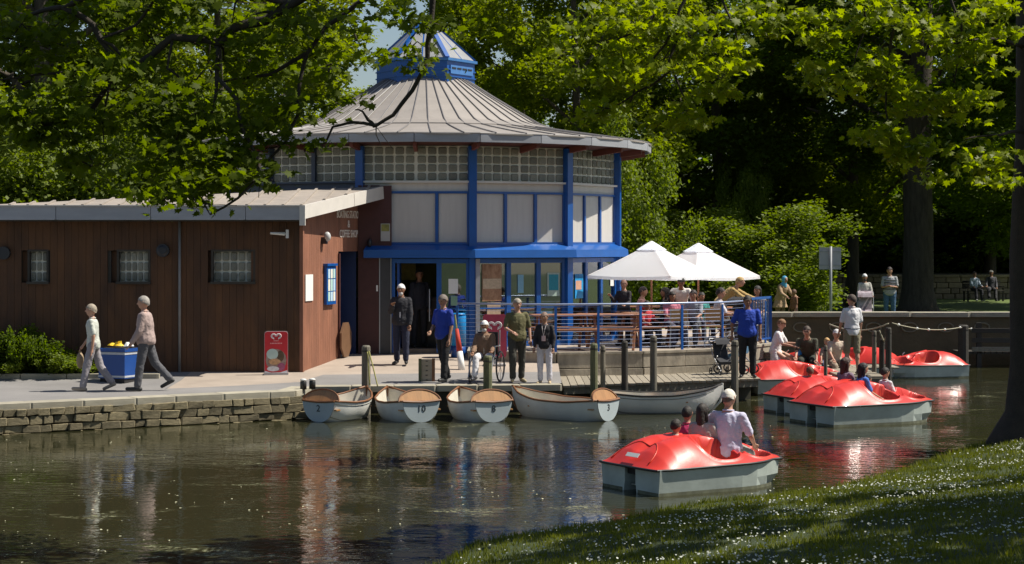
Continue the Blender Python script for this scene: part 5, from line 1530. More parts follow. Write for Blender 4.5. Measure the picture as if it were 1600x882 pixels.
# ================================================================ bins, signs, boards
def litter_bin():
    Y = 36.9; x = WX(187, Y); z = ground_z(x, Y)
    t = thing('litter_bin', 'large square blue litter bin heaped with yellow wrappers beside the low building', 'bin', (x, Y, z), rad(-24)); WL[t.name] = Vector((0, 0, 0))
    MB().box((0, 0, .33), (.60, .52, .50)).build('body', M_blue_dark, t, local=True)
    MB().box((0, 0, .045), (.56, .48, .09)).build('plinth', M_dark, t, local=True)
    for zz, h in ((.12, .035), (.56, .045)): MB().box((0, 0, zz), (.615, .535, h)).build('pale_band', mat('pale_band_paint', (.45, .47, .50), .5), t, local=True)
    MB().box((0, 0, .62), (.64, .56, .06)).build('lid', M_blue_dark, t, local=True)
    MB().box((0, 0, .655), (.50, .42, .02)).build('opening', M_dark, t, local=True)
    rng = random.Random(3)
    for i, (lx, ly, c, lab) in enumerate([(-.16, 0, 'y', 'yellow wrapper lying flat on top of the blue bin'), (.02, -.05, 'y', 'crumpled yellow wrapper standing up from the blue bin'), (.2, 0, 'w', 'white paper bag sticking out of the blue bin')]):
        q = Vector((x, Y, z + .65)) + Matrix.Rotation(rad(-24), 3, 'Z') @ Vector((lx, ly, 0))
        w = MB(); V = []
        ico = [(math.cos(a) * .09 * rng.uniform(.7, 1.3), math.sin(a) * .08 * rng.uniform(.7, 1.3), 0.02 + rng.uniform(0, .04)) for a in [k * math.pi / 4 for k in range(8)]]
        top = [(a * .4 + rng.uniform(-.03, .03), b * .4, .05 + rng.uniform(0, .05) + (.04 if i else 0)) for a, b, c_ in ico]
        w.loft([ico, top]); o = w.build('wrapper' if c == 'y' else 'paper_bag', mat('yellow_wrapper', (.75, .50, .02), .5) if c == 'y' else MATS['white_paper'], None); o.location = q
        tag(o, lab, 'litter')
litter_bin()
def tall_bin():
    Y = 40.6; x = WX(716, Y); z = ground_z(x, Y)
    t = thing('waste_bin', 'tall bright blue rounded bin behind the man in the blue shirt', 'bin', (x, Y, z))
    MB().tube([(x, Y, z + .25), (x, Y, z + .86), (x, Y, z + .90)], [.165, .165, .15], 20).build('body', mat('bright_blue_plastic', (.01, .22, .55), .35, .08), t, smooth=True)
    MB().tube([(x, Y, z), (x, Y, z + .26)], .155, 20).build('base', M_blue_dark, t, smooth=True)
    MB().tube([(x, Y, z + .895), (x, Y, z + .93)], [.17, .12], 20).build('lid', MATS['bright_blue_plastic'], t, smooth=True)
tall_bin()

def heart_logo(mb, cx, cz, s, y, r):
    """heart drawn with two inward-curling bands"""
    for sd in (-1, 1):
        for k, q in ((1.0, r), (.62, r * .8)):
            pts = []
            for i in range(22):
                a = rad(-100 + 290 * i / 21)
                pts.append((cx + sd * (.26 * s + .26 * s * k * math.cos(a)), y, cz + .24 * s * k * math.sin(a) - (.10 * s if i == 0 else 0)))
            mb.tube(pts, q, 5)
def ice_sign():
    Y = 37.9; x = WX(431.5, Y); z = ground_z(x, Y) - .01
    t = thing('ice_cream_sign', 'red ice cream sign with heart logo and dessert picture by the building corner', 'sign', (x, Y, z), rad(6)); WL[t.name] = Vector((0, 0, 0))
    def outline(w0, w1, z0, z1, r=.05):
        return [(-w1 + r, z1), (w1 - r, z1), (w1 - .012, z1 - .015), (w1, z1 - r), (w0, z0 + .08), (w0 + .012, z0), (-w0 - .012, z0), (-w0, z0 + .08), (-w1, z1 - r), (-w1 + .012, z1 - .015)]
    o = outline(.225, .225, 0.0, .86)
    def plate(name, pts, y0, y1, m, par=t):
        mb = MB(); mb.loft([[(a, y0, b) for a, b in pts], [(a, y1, b) for a, b in pts]]); ob = mb.build(name, m, par, local=True); fix_normals(ob.data); return ob
    b = plate('board', [(a * 1.03, c * 1.01) for a, c in o], -.0, .05, mat('silver_edge', (.5, .48, .48), .4))
    plate('red_face', o, -.012, -.001, mat('sign_red', (.55, .02, .03), .4))
    def disc(cx, cz, rx, rz, y, m, name='picture'):
        plate(name, [(cx + rx * math.cos(a), cz + rz * math.sin(a)) for a in [i * .39 for i in range(16)]], y, y + .002, m)
    disc(0.0, .30, .205, .22, -.0155, mat('sign_photo_brown', (.30, .17, .13), .4, .6, 9, col2=(.45, .33, .28)))
    disc(-.075, .42, .115, .105, -.018, mat('mint_ice', (.45, .56, .52), .4))
    disc(.085, .38, .07, .11, -.0175, mat('chocolate', (.10, .06, .03), .4, .5, 20))
    disc(-.03, .27, .12, .06, -.0185, mat('caramel', (.50, .28, .14), .4, .5, 20))
    disc(.10, .17, .075, .08, -.019, mat('berry', (.33, .08, .16), .4, .6, 20))
    disc(-.06, .13, .12, .05, -.0195, mat('pale_plate', (.62, .6, .62), .4, .3, 16))
    plate('white_base', [(-.22, .09), (-.1, .055), (.08, .06), (.22, .10), (.225, .005), (-.225, .005)], -.0145, -.0125, mat('sign_white', (.66, .64, .66), .4))
    m = MB(); heart_logo(m, 0, .775, .19, -.02, .008); m.build('heart_logo', mat('logo_white', (.75, .70, .70), .4), t, local=True)
    m = MB()
    for i in range(8): m.box((-.105 + i * .03, -.016, .632), (.02, .004, .022))
    m.box((0, -.016, .682), (.10, .004, .012)); m.build('lettering', mat('pale_red_print', (.80, .35, .35), .5), t, local=True)
    MB().box((0, .05, .03), (.48, .22, .05)).build('foot', mat('grey_foot', (.4, .38, .38), .5), t, local=True)
ice_sign()
def pink_sign():
    Y = 39.2; x = WX(773, Y); z = ground_z(x, Y)
    t = thing('heart_sign', 'faded red pavement sign with white heart logo behind the old man', 'sign', (x, Y, z)); WL[t.name] = Vector((0, 0, 0))
    r = .06; pts = []
    for cx, cz, a0 in ((.18, .98, 0), (-.18, .98, 90), (-.18, .22, 180), (.18, .22, 270)):
        for k in range(4): a = rad(a0 + k * 30); pts.append((cx + r * math.cos(a), cz + r * math.sin(a)))
    m = MB(); m.loft([[(a, 0, b) for a, b in pts], [(a, .04, b) for a, b in pts]]); o = m.build('board', mat('faded_red_board', (.40, .045, .085), .45), t, local=True); fix_normals(o.data)
    m = MB(); heart_logo(m, 0, .82, .27, -.006, .011); m.build('heart_logo', MATS['logo_white'], t, local=True)
    MB().box((0, .03, .11), (.05, .03, .22)).build('stem', M_steel, t, local=True); MB().box((0, .03, .015), (.46, .36, .03)).build('foot', MATS['grey_foot'], t, local=True)
pink_sign()

def sign_post():
    Y = 56; x = WX(1298, Y)
    t = thing('sign_post', 'grey back of a square sign on a tall pole above the retaining wall', 'sign', (x, Y, .7))
    MB().tube([(x, Y, .6), (x, Y, 3.1)], .04, 10).build('pole', mat('grey_pole_paint', (.25, .26, .28), .5), t, smooth=True)
    MB().box((x - .01, Y + .05, 2.75), (.64, .02, .64)).build('sign_plate', mat('sign_back_grey', (.30, .31, .36), .5, .08), t)
    for z in (2.55, 2.95): MB().box((x, Y + .035, z), (.60, .02, .035)).build('rail', MATS['grey_pole_paint'], t)
sign_post()

def step_crate():
    Y = 37.0; x = WX(666, Y); z = .51
    t = thing('ladder_frame', 'short wooden ladder frame with cream board standing on the landing', 'ladder', (x, Y, z), 0)
    MB().box((x - .12, Y, z + .23), (.055, .09, .46)).build('upright', M_green_wood, t); MB().box((x + .14, Y, z + .23), (.055, .09, .46)).build('upright', M_gunw, t)
    MB().box((x + .01, Y + .02, z + .23), (.21, .02, .44)).build('cream_board', mat('cream_board', (.46, .38, .28), .7), t)
    for k in range(5): MB().box((x + .01, Y - .0, z + .05 + k * .09), (.04, .02, .012)).build('slot', M_darkwood, t)
step_crate()
def flag_bundle():
    t = thing('rolled_banner', 'rolled red and white banner poles leaning beside the blue bin', 'banner', (WX(712, 38.6), 38.6, .6))
    a = Vector((WX(722, 38.6), 38.6, .62)); b = Vector((WX(711, 38.8), 38.8, 1.75))
    MB().tube([a.lerp(b, .0), a.lerp(b, .35)], [.07, .06], 10).build('white_cloth', MATS['white_paper'], t, smooth=True)
    MB().tube([a.lerp(b, .352), a.lerp(b, .75)], [.06, .035], 10).build('red_cloth', mat('red_cloth', (.45, .04, .02), .8), t, smooth=True)
    MB().tube([a, b], .014, 6).build('pole', M_yrope, t)
flag_bundle()

def park_bench(label, px, Y, rot):
    x = WX(px, Y); t = thing('park_bench', label, 'bench', (x, Y, .7), rad(rot), 'dark park benches on the far lawn'); WL[t.name] = Vector((0, 0, 0))
    for i in range(4): link('seat_slat', unit_block(M_darkwood, .02), t, (0, -.18 + i * .12, .45), (0, 0, 0), (1.7, .09, .03))
    for i in range(3): link('back_slat', unit_block(M_darkwood, .02), t, (0, .27, .58 + i * .13), (0, 0, 0), (1.7, .03, .09))
    for s in (-1, 1):
        for yy in (-.2, .25): MB().box((s * .78, yy, .22), (.06, .06, .44)).build('leg', M_dark, t, local=True)
        MB().box((s * .78, 0, .64), (.06, .5, .04)).build('arm', M_dark, t, local=True)
park_bench('dark bench with two seated people beyond the far lawn', 1537, 82, 8)
# ================================================================ people
M_skin = mat('skin_light', (.46, .25, .17), .55, .1, 6)
M_skin2 = mat('skin_brown', (.24, .115, .065), .55, .1, 6)
M_skin3 = mat('skin_tan', (.36, .19, .12), .55, .1, 6)
M_eye = mat('eye_dark', (.02, .015, .012), .2)
M_mouth = mat('mouth_red_brown', (.22, .07, .06), .5)
_cl = {}
def cloth(col, rough=.85, var=.12):
    k = tuple(round(c, 3) for c in col)
    if k not in _cl: _cl[k] = mat('cloth_%d' % len(_cl), col, rough, var, 7, .9, 11)
    return _cl[k]
JOBS = []
def job(mb, m, name, parent, vox, extra=None, smooth_it=2):
    me = mb.mesh(name, m); o = link(name, me, parent)
    md = o.modifiers.new('r', 'REMESH'); md.mode = 'VOXEL'; md.voxel_size = vox; md.use_smooth_shade = True
    if smooth_it:
        sm = o.modifiers.new('s', 'SMOOTH'); sm.factor = .5; sm.iterations = smooth_it
    JOBS.append((o, m, extra)); return o
def finish_jobs():
    dg = bpy.context.evaluated_depsgraph_get(); dg.update()
    for o, m, extra in JOBS:
        me = bpy.data.meshes.new_from_object(o.evaluated_get(dg)); me.name = o.name
        if extra is not None and extra.v:
            bm = bmesh.new(); bm.from_mesh(me)
            vs = [bm.verts.new(v) for v in extra.v]
            for f in extra.f:
                try: bm.faces.new([vs[i] for i in f]).smooth = True
                except ValueError: pass
            bm.to_mesh(me); bm.free()
        if o.name.split('.')[0] != 'body':
            co = np.empty(len(me.vertices) * 3, dtype=np.float32); me.vertices.foreach_get('co', co); co = co.reshape(-1, 3)
            nn = np.empty_like(co).ravel(); me.vertices.foreach_get('normal', nn); nn = nn.reshape(-1, 3)
            ph = (sum(map(ord, o.parent.name)) % 97) * .37
            f = np.array([noise.noise(Vector((c[0] * 13 + ph, c[1] * 13, c[2] * 9 + c[0] * 8))) + .6 * noise.noise(Vector((c[0] * 26, c[1] * 26 + ph, c[2] * 30))) for c in co.tolist()])
            co += nn * (f * .0085)[:, None]
            me.vertices.foreach_set('co', co.ravel()); me.update()
        me.materials.clear(); me.materials.append(m)
        o.modifiers.clear(); o.data = me; me.shade_smooth()

def person(label, px, Y, z, H=1.72, face=180, skin=None, top=(.3, .3, .3), bot=(.05, .05, .06), hair=(.02, .015, .012), hat=None, beard=None,
           sleeve='short', lean=0, thigh=(0, 0), knee=(4, 4), arm=(5, 5), out=(8, 8), elbow=(15, 15), yaw=(0, 0), head=(0, 0), seat=None, shorts=False, skirt=None,
           longhair=False, coat=False, bag=None, stripes=None, shoes=(.02, .02, .02), build=1.0, x=None, group=None, lanyard=False, twist=0, bare_bot=False, headscarf=None, glasses=False):
    skin = skin or M_skin; s = H / 1.75; x = WX(px, Y) if x is None else x
    t = thing('person', label, 'person', (x, Y, z), rad(face), group); WL[t.name] = Vector((0, 0, 0))
    child = H < 1.4; hs = 1.06 if not child else 1.06 + (1.4 - H) * .55
    def rx(a, v): a = rad(a); return Vector((v[0], v[1] * math.cos(a) + v[2] * math.sin(a), v[2] * math.cos(a) - v[1] * math.sin(a)))
    up = Vector((0, math.sin(rad(lean)), math.cos(rad(lean)))); fw = Vector((0, math.cos(rad(lean)), -math.sin(rad(lean))))
    X = Vector((1, 0, 0))
    # legs
    pel = Vector((0, 0, .93)); legs = []
    for i, sd in enumerate((-1, 1)):
        hip = pel + Vector((sd * .095, 0, -.02)); a = rad(thigh[i]); b = rad(thigh[i] - knee[i])
        sp = .05 if seat is None else .16
        kn = hip + Vector((sd * sp * .6, math.sin(a), -math.cos(a))).normalized() * .43; an = kn + Vector((sd * .01, math.sin(b), -math.cos(b))).normalized() * .41
        p = math.degrees(b) * .75 if seat is None else 0
        toe = an + Vector((sd * .04, math.cos(rad(p)) * .16, math.sin(rad(p)) * .16 - .055)); heel = an + Vector((0, -.05 * math.cos(rad(p)), -.055 - .03 * math.sin(rad(p))))
        legs.append((hip, kn, an, toe, heel))
    if seat is None: dz = -min(min(l[3].z, l[4].z) for l in legs) + .032
    else: dz = seat - (.93 - .10)
    off = Vector((0, 0, dz)); pel = pel + off; legs = [tuple(v + off for v in l) for l in legs]
    neck = pel + up * .53; tw = rad(twist)
    Xs = Vector((math.cos(tw), math.sin(tw) * 1, 0)); 
    hd_up = (up + Vector((0, 0, .8))).normalized(); hp = rad(head[1]); hy = rad(head[0])
    hc = neck + hd_up * .132 * hs + Vector((0, .015, 0))
    HM = Matrix.Rotation(hy + tw, 3, 'Z') @ Matrix.Rotation(-hp, 3, 'X')
    arms = []
    for i, sd in enumerate((-1, 1)):
        sh = pel + up * .438 + Xs * sd * (.168 * build); a = rad(arm[i] ) - rad(lean) * -.0; o = rad(out[i])
        d = Vector((sd * math.sin(o), math.sin(a) * math.cos(o), -math.cos(a) * math.cos(o))); el = sh + d * .285
        e = rad(arm[i] + elbow[i]); yy = rad(yaw[i])
        d2 = Vector((-sd * math.sin(yy), math.sin(e) * math.cos(yy), -math.cos(e) * math.cos(yy))); wr = el + d2 * .25
        arms.append((sh, el, wr, d2))
    S = lambda v: Vector(v) * s
    def ell(mb, c, rx_, ry_, upv, fwv, Xv, n=14):
        return [S(c + Xv * math.cos(a) * rx_ + fwv * math.sin(a) * ry_) for a in [2 * math.pi * k / n for k in range(n)]]
    B = build
    prof = [(-.10, .105, .10), (-.05, .155 * B, .115 * B), (.03, .165 * B, .118 * B), (.14, .145 * B, .105 * B), (.26, .158 * B, .112 * B), (.37, .165 * B, .106), (.435, .150 * B, .088), (.48, .095, .068), (.53, .058, .056)]
    def torso(mb, t0, t1, inf, flare=0):
        pts = [p for p in prof if t0 <= p[0] <= t1]
        rings = []
        for q in pts:
            ex = inf + flare * max(0, (.14 - q[0])) 
            Xq = X.lerp(Xs, max(0, min(1, q[0] / .4)))
            rings.append(ell(mb, pel + up * q[0], q[1] + ex, q[2] + ex, None, fw, Xq))
        mb.loft(rings)
    body = MB(); torso(body, -.2, .6, 0)
    body.capsule(S(pel + up * .47), S(hc - hd_up * .05), .056 * s, .052 * s)
    R_ = .098 * hs
    def hpnt(v): return S(hc + HM @ (Vector(v) * hs))
    # head: skull, jaw, nose, ears
    k0 = MB(); k0.ball((0, 0, 0.002), (.078, .097, .108), 16, 12); k0.ball((0, .022, -.052), (.056, .064, .062), 12, 8); body.add([hpnt(v) for v in k0.v], k0.f)
    body.capsule(hpnt((0, .088, .0)), hpnt((0, .108, -.028)), .010 * s, .015 * s, 6)
    for sd in (-1, 1): body.capsule(hpnt((sd * .078, -.005, -.02)), hpnt((sd * .084, -.012, .018)), .012 * s, .014 * s, 6)
    body.capsule(hpnt((-.03, .084, .024)), hpnt((.03, .084, .024)), .011 * s, .011 * s, 6)
    extra = MB()
    for i, (sh, el, wr, d2) in enumerate(arms):
        sd = (-1, 1)[i]
        body.capsule(S(sh), S(el), .047 * s * B, .037 * s); body.capsule(S(el), S(wr), .037 * s, .025 * s)
        pc = wr + d2 * .075; side = d2.cross(Vector((0, 0, 1)) if abs(d2.z) < .8 else Vector((0, 1, 0))).normalized()
        nor = side.cross(d2).normalized()
        body.capsule(S(wr), S(wr + d2 * .06), .024 * s, .033 * s); body.capsule(S(pc - side * .016), S(pc + side * .016), .024 * s, .024 * s, 6)
        for f in range(4):
            b0 = pc + side * (-.027 + .018 * f) + d2 * .012; ln = (.066, .078, .074, .058)[f]; cu = nor * -sd * (.012 + .004 * f)
            m1 = b0 + d2 * ln * .55 + cu * .5; m2 = m1 + (d2 * .6 + cu * 22 * .6).normalized() * ln * .5
            extra.tube([S(b0), S(m1), S(m2)], [.0095 * s, .0088 * s, .0065 * s], 5)
        tb = wr + d2 * .035 + side * .022; extra.tube([S(tb), S(tb + (side * .7 + d2 * .7) * .035), S(tb + (side * .35 + d2) * .062)], [.012 * s, .0105 * s, .0075 * s], 5)
    for (hip, kn, an, toe, heel) in legs:
        body.capsule(S(hip), S(kn), .078 * s * B, .052 * s); body.capsule(S(kn), S(kn.lerp(an, .35) + Vector((0, -.012, 0))), .050 * s, .053 * s); body.capsule(S(kn.lerp(an, .3)), S(an), .053 * s, .034 * s)
        body.capsule(S(heel.lerp(an, .25)), S(toe), .033 * s, .026 * s)
    job(body, skin, 'body', t, .0125, extra, 2)
    for sd in (-1, 1):
        MB().ball(hpnt((sd * .030, .0915, .006)), (.011 * s, .008 * s, .007 * s), 8, 6).build('eye', M_eye, t, True, True)
    MB().ball(hpnt((0, .088, -.055)), (.022 * s, .009 * s, .006 * s), 8, 6).build('mouth', M_mouth, t, True, True)
    if glasses: g = MB(); [wheel(g, hpnt((sd * .03, .104, .006)), .02 * s, HM @ Vector((0, 1, 0)), .003, 12) for sd in (-1, 1)]; g.tube([hpnt((-.08, 0, .01)), hpnt((-.05, .1, .008)), hpnt((.05, .1, .008)), hpnt((.08, 0, .01))], .0025 * s, 4); g.build('glasses', M_eye, t, local=True)
    # shoes
    if shoes:
        for (hip, kn, an, toe, heel) in legs:
            m = MB(); m.capsule(S(heel + Vector((0, 0, .012))), S(toe + Vector((0, .02, .002))), .040 * s, .033 * s); m.capsule(S(an), S(heel + Vector((0, .02, .02))), .040 * s, .042 * s); m.build('shoe', cloth(shoes, .5), t, True, True)
    # top
    tm = cloth(top); m = MB(); inf = .020 if not coat else .042
    torso(m, -.11, .485, inf * .9, .08 if coat else .04)
    m.capsule(S(pel + up * .38), S(pel + up * .465), (.09 * B + inf) * s, (.055 + inf * .6) * s)
    for i, (sh, el, wr, d2) in enumerate(arms):
        m.capsule(S(pel + up * .445 + Xs * (-1, 1)[i] * .07), S(sh + up * .004), .055 * s, (.047 + inf * .4) * s)
        end = sh.lerp(el, .80) if sleeve == 'short' else el
        m.capsule(S(sh), S(end), (.049 + inf * .42) * s * B, (.050 + inf * .35) * s)
        if sleeve == 'long': m.capsule(S(el), S(wr - d2 * .01), (.047 + inf * .4) * s, (.034 + inf * .35) * s)
    if skirt:
        rings = []
        for k in range(7):
            q = k / 6; zc = pel.z + .10 - (skirt + .10) * q; w_ = .15 * B + (.13) * q; rings.append([S(Vector((math.cos(a) * w_ * (1 + .05 * math.sin(a * 7) * q), math.sin(a) * w_ * .8 + legs[0][1].y * q * .25, zc))) for a in [2 * math.pi * j / 28 for j in range(28)]])
        m.loft(rings[::-1])
    job(m, tm, 'coat' if coat else ('dress' if skirt else 'shirt'), t, .0135, None, 2)
    # collar
    if not skirt and not headscarf:
        c = MB(); cc = S(neck - up * .03); c.tube([cc + S(Xs * math.cos(a) * .068 + fw * math.sin(a) * .064 + up * (.012 if math.sin(a) < .5 else -.02)) for a in [k * math.pi / 8 for k in range(17)]], .012 * s, 6, cap=False); c.build('collar', tm, t, True, True)
    if stripes:
        c = MB()
        for k, q in enumerate((.10, .20, .30, .38)):
            c.tube([S(pel + up * q + X * math.cos(a) * (interp([(p[0], p[1]) for p in prof], q) + .024) + fw * math.sin(a) * (interp([(p[0], p[2]) for p in prof], q) + .024)) for a in [j * math.pi / 10 for j in range(21)]], .016 * s, 5, cap=False)
        c.build('stripe', cloth(stripes), t, True, True)
    if coat and stripes is None and coat != 'closed':       # open front showing a shirt
        m2 = MB(); m2.capsule(S(pel + up * .0 + fw * .118), S(pel + up * .42 + fw * .082), .040 * s, .048 * s); m2.build('shirt_front', cloth(coat if isinstance(coat, tuple) else (.5, .5, .5)), t, True, True)
    # trousers / shorts
    if not bare_bot:
        m = MB(); torso(m, -.2, .07, .016)
        for (hip, kn, an, toe, heel) in legs:
            m.capsule(S(hip + Vector((0, 0, .02))), S(kn), .102 * s * B, .079 * s)
            if not shorts: m.capsule(S(kn), S(an.lerp(kn, .06)), .079 * s, .068 * s)
        job(m, cloth(bot), 'shorts' if shorts else 'trousers', t, .015, None, 2)
        if shorts: b_ = MB(); b_.tube([S(pel + up * .045 + X * math.cos(a) * .178 * B + fw * math.sin(a) * .135 * B) for a in [k * math.pi / 8 for k in range(17)]], .010 * s, 5, cap=False); b_.build('belt', M_fabd, t, True, True)
    # hair and headgear
    def cap_shell(name, m_, k=1.07, front=.045, low=-.05, thick=1.0, peak=False, topk=1.0):
        mb = MB(); V = []; n = 20; mm = 12; rings = []
        for i in range(mm + 1):
            ph = math.pi / 2 * (i / mm) * 1.55
            ring = []
            for j in range(n):
                a = 2 * math.pi * j / n
                ct, st = math.cos(math.pi / 2 - ph), math.sin(math.pi / 2 - ph)
                vx, vy, vz = ct * math.cos(a), ct * math.sin(a), st
                sy_ = math.sin(a); lim = lerp(low, -.012, sstep(-.95, -.25, sy_)) if sy_ < -.0 else lerp(-.012, front, sstep(0, .55, sy_))
                zz = .104 * k * vz * topk
                if zz < lim:
                    zz = lim; sc = math.sqrt(max(0.05, 1 - (lim / (.104 * k)) ** 2)); vx = math.cos(a) * sc; vy = math.sin(a) * sc
                wob = 1 + (.08 if name == 'hair' and not hat else .015) * noise.noise(Vector((vx * 5, vy * 5, vz * 5 + H * 9)))
                ring.append(hpnt((.078 * k * vx * wob, .095 * k * vy * wob - .004, zz)))
            rings.append(ring)
        mb.loft(rings, cap=True); return mb.build(name, m_, t, True, True)
    if headscarf:
        m = MB(); kk = MB(); kk.ball((0, -.012, .004), (.092, .10, .118), 16, 12); m.add([hpnt(v) for v in kk.v], kk.f); m.capsule(hpnt((0, -.02, -.10)), S(neck - up * .06), .075 * s, .13 * s); m.build('headscarf', cloth(headscarf), t, True, True)
        f = MB(); f.ball(hpnt((0, .052, -.012)), (.056 * s, .056 * s, .07 * s)); f.build('face', skin, t, True, True)
    elif hat:
        o = cap_shell('cap', cloth(hat), 1.10, .03, .005)
        if hat[0] > .55 and not beard:
            p = MB(); ring = [hpnt((.066 * math.cos(a), .06 + .085 * math.sin(a), .036 - .02 * math.sin(a))) for a in [k * math.pi / 8 for k in range(9)]]; p.loft([ring, [v + Vector((0, 0, .006)) for v in ring]]); p.build('cap_peak', cloth(hat), t, True, True)
        cap_shell('hair', cloth(hair, .7), 1.04, .02, -.055)
    else:
        cap_shell('hair', cloth(hair, .7, .3), 1.13, .042, -.055 if not longhair else -.07)
    if longhair:
        m = MB(); m.capsule(hpnt((0, -.045, .03)), hpnt((0, -.065, -.17)), .075 * s, .062 * s); 
        for sd in (-1, 1): m.capsule(hpnt((sd * .062, -.01, .02)), hpnt((sd * .070, -.02, -.15)), .034 * s, .028 * s)
        m.build('long_hair', cloth(hair, .6, .3), t, True, True)
    if beard:
        m = MB(); m.ball(hpnt((0, .052, -.088)), (.050 * s, .045 * s, .052 * s)); m.build('beard', cloth(beard, .9, .3), t, True, True)
    if lanyard:
        m = MB()
        for sd in (-1, 1): m.tube([S(neck + X * sd * .06 + fw * .05), S(pel + up * .38 + fw * .14 + X * sd * .03), S(pel + up * .22 + fw * .15)], .006 * s, 5)
        m.build('lanyard', cloth((.55, .5, .5)), t, local=True); MB().box(S(pel + up * .16 + fw * .155), (.07, .012, .10)).build('badge', cloth((.6, .42, .42)), t, local=True)
    if bag:
        w = arms[bag[1]][2] + arms[bag[1]][3] * .1
        q = MB(); c = S(w) - Vector((0, 0, .20)); q.ball(c, (.10, .07, .15), 12, 8); q.tube([c + Vector((0, 0, .12)), S(w)], [.03, .015], 6)
        o = q.build('bag', cloth(bag[0]), None, True); o.matrix_world = Matrix.Translation((x, Y, z)) @ Matrix.Rotation(rad(face), 4, 'Z'); tag(o, bag[2], 'bag')
    return t

GZ = lambda px, Y: ground_z(WX(px, Y), Y)
G1 = 'people on the path by the quay'; G2 = 'people on the cafe terrace'; G3 = 'people in the pedal boats'
person('grey-haired woman in pale shirt walking left along the quay', 146, 35.0, .5, 1.62, 92, top=(.50, .52, .47), bot=(.27, .25, .27), hair=(.30, .25, .19), thigh=(15, -14), knee=(4, 22), arm=(-12, 14), elbow=(18, 22), lean=3, shoes=(.3, .25, .2), build=.92, head=(4, 0), group=G1, bag=((.30, .22, .14), 1, 'small tan handbag carried by the walking woman'))
person('white-haired man in pinkish beige jacket and dark trousers walking left', 228, 35.0, .5, 1.76, 90, top=(.36, .27, .25), bot=(.085, .085, .095), hair=(.33, .30, .27), sleeve='long', thigh=(11, -19), knee=(4, 24), arm=(12, -14), elbow=(20, 38), lean=3, coat='closed', build=1.06, group=G1)
person('bearded man in white cap and long dark coat outside the cafe door', 627, 39.3, GZ(627, 39.3), 1.66, 172, M_skin2, (.018, .018, .024), (.012, .016, .04), hat=(.7, .7, .7), hair=(.4, .4, .4), beard=(.5, .48, .46), sleeve='long', coat=(.42, .42, .45), arm=(8, 30), elbow=(10, 95), yaw=(0, 20), thigh=(6, -3), group=G1)
person('man in royal blue polo shirt and black trousers looking down beside the bin', 693, 36.9, .52, 1.70, 140, M_skin3, (.012, .04, .32), (.012, .012, .014), hair=(.16, .13, .11), arm=(2, 10), elbow=(14, 55), yaw=(0, 25), thigh=(10, -12), knee=(4, 10), head=(5, 14), build=1.08, group=G1)
person('old bearded man in white cap and white trousers sitting in the wheelchair', 766, WCY + .02, .52, 1.52, 172, M_skin2, (.20, .12, .075), (.66, .64, .66), x=WCX, hat=(.72, .70, .70), hair=(.5, .5, .5), beard=(.6, .58, .56), sleeve='long', coat=(.40, .33, .26), seat=.49, thigh=(86, 88), knee=(84, 70), arm=(22, 28), elbow=(55, 40), lean=6, shoes=(.04, .04, .05), group=G1)
person('bald man in olive short-sleeved shirt standing right of the wheelchair', 808, 36.9, .52, 1.62, 192, M_skin, (.115, .105, .045), (.05, .048, .04), hair=(.30, .26, .21), arm=(3, 12), out=(14, 14), elbow=(20, 60), yaw=(0, 25), thigh=(-4, 8), build=1.12, head=(8, 6), shoes=(.4, .33, .2), group=G1)
person('woman in dark cardigan and white trousers wearing a lanyard', 851, 36.75, .50, 1.38, 168, M_skin3, (.02, .018, .022), (.60, .58, .64), hair=(.20, .13, .10), sleeve='long', arm=(4, 4), out=(14, 12), elbow=(20, 30), lanyard=True, build=.98, shoes=(.45, .35, .22), group=G1)
person('sturdy man in blue polo shirt and black trousers at the jetty end', 1168, 39.1, .46, 1.68, 176, M_skin2, (.012, .05, .36), (.012, .012, .014), hair=(.03, .025, .022), arm=(4, 0), out=(12, 26), elbow=(15, 6), build=1.2, head=(6, 8), group='people around the pier')
person('woman in white dress with tied brown hair holding a blue bag', 1211, 42.7, .44, 1.60, 250, M_skin, (.72, .70, .70), hair=(.22, .11, .05), skirt=.46, bare_bot=True, seat=.30, lean=14, arm=(28, 26), elbow=(62, 55), thigh=(70, 60), knee=(60, 60), head=(0, 22), bag=((.02, .22, .60), 0, 'bright blue carrier bag held by the woman in white'), group='people around the pier', shoes=(.4, .3, .2))
person('dark-clothed man in sunglasses bending over the pedal boat by the pier', 1262, 42.75, .44, 1.74, 168, M_skin, (.055, .055, .035), (.022, .026, .018), seat=.12, hair=(.06, .04, .03), lean=30, thigh=(78, 84), knee=(80, 70), arm=(24, 32), elbow=(30, 34), head=(0, 6), glasses=True, build=1.1, group='people around the pier')
person('fair-haired child sitting on the pier behind the pedal boats', 1292, 43.0, .44, 1.15, 175, M_skin, (.30, .24, .20), (.12, .14, .24), hair=(.50, .30, .12), seat=.05, thigh=(80, 85), knee=(70, 60), arm=(30, 30), elbow=(30, 30), group='people around the pier')
person('person in cream top and white cap sitting at the front of the pier', 1304, 42.6, .44, 1.62, 190, M_skin, (.46, .38, .30), (.30, .24, .18), hat=(.62, .60, .60), hair=(.25, .2, .15), seat=.05, thigh=(75, 80), knee=(75, 70), arm=(35, 40), elbow=(30, 20), lean=12, group='people around the pier')
person('man in white T-shirt and khaki shorts standing with his back to the camera', 1331, 40.1, .45, 1.68, 12, M_skin, (.66, .66, .68), (.22, .19, .12), hair=(.06, .04, .03), arm=(10, 0), out=(12, 8), elbow=(22, 12), thigh=(3, -3), shorts=True, build=.98, head=(38, 4), group='people around the pier')
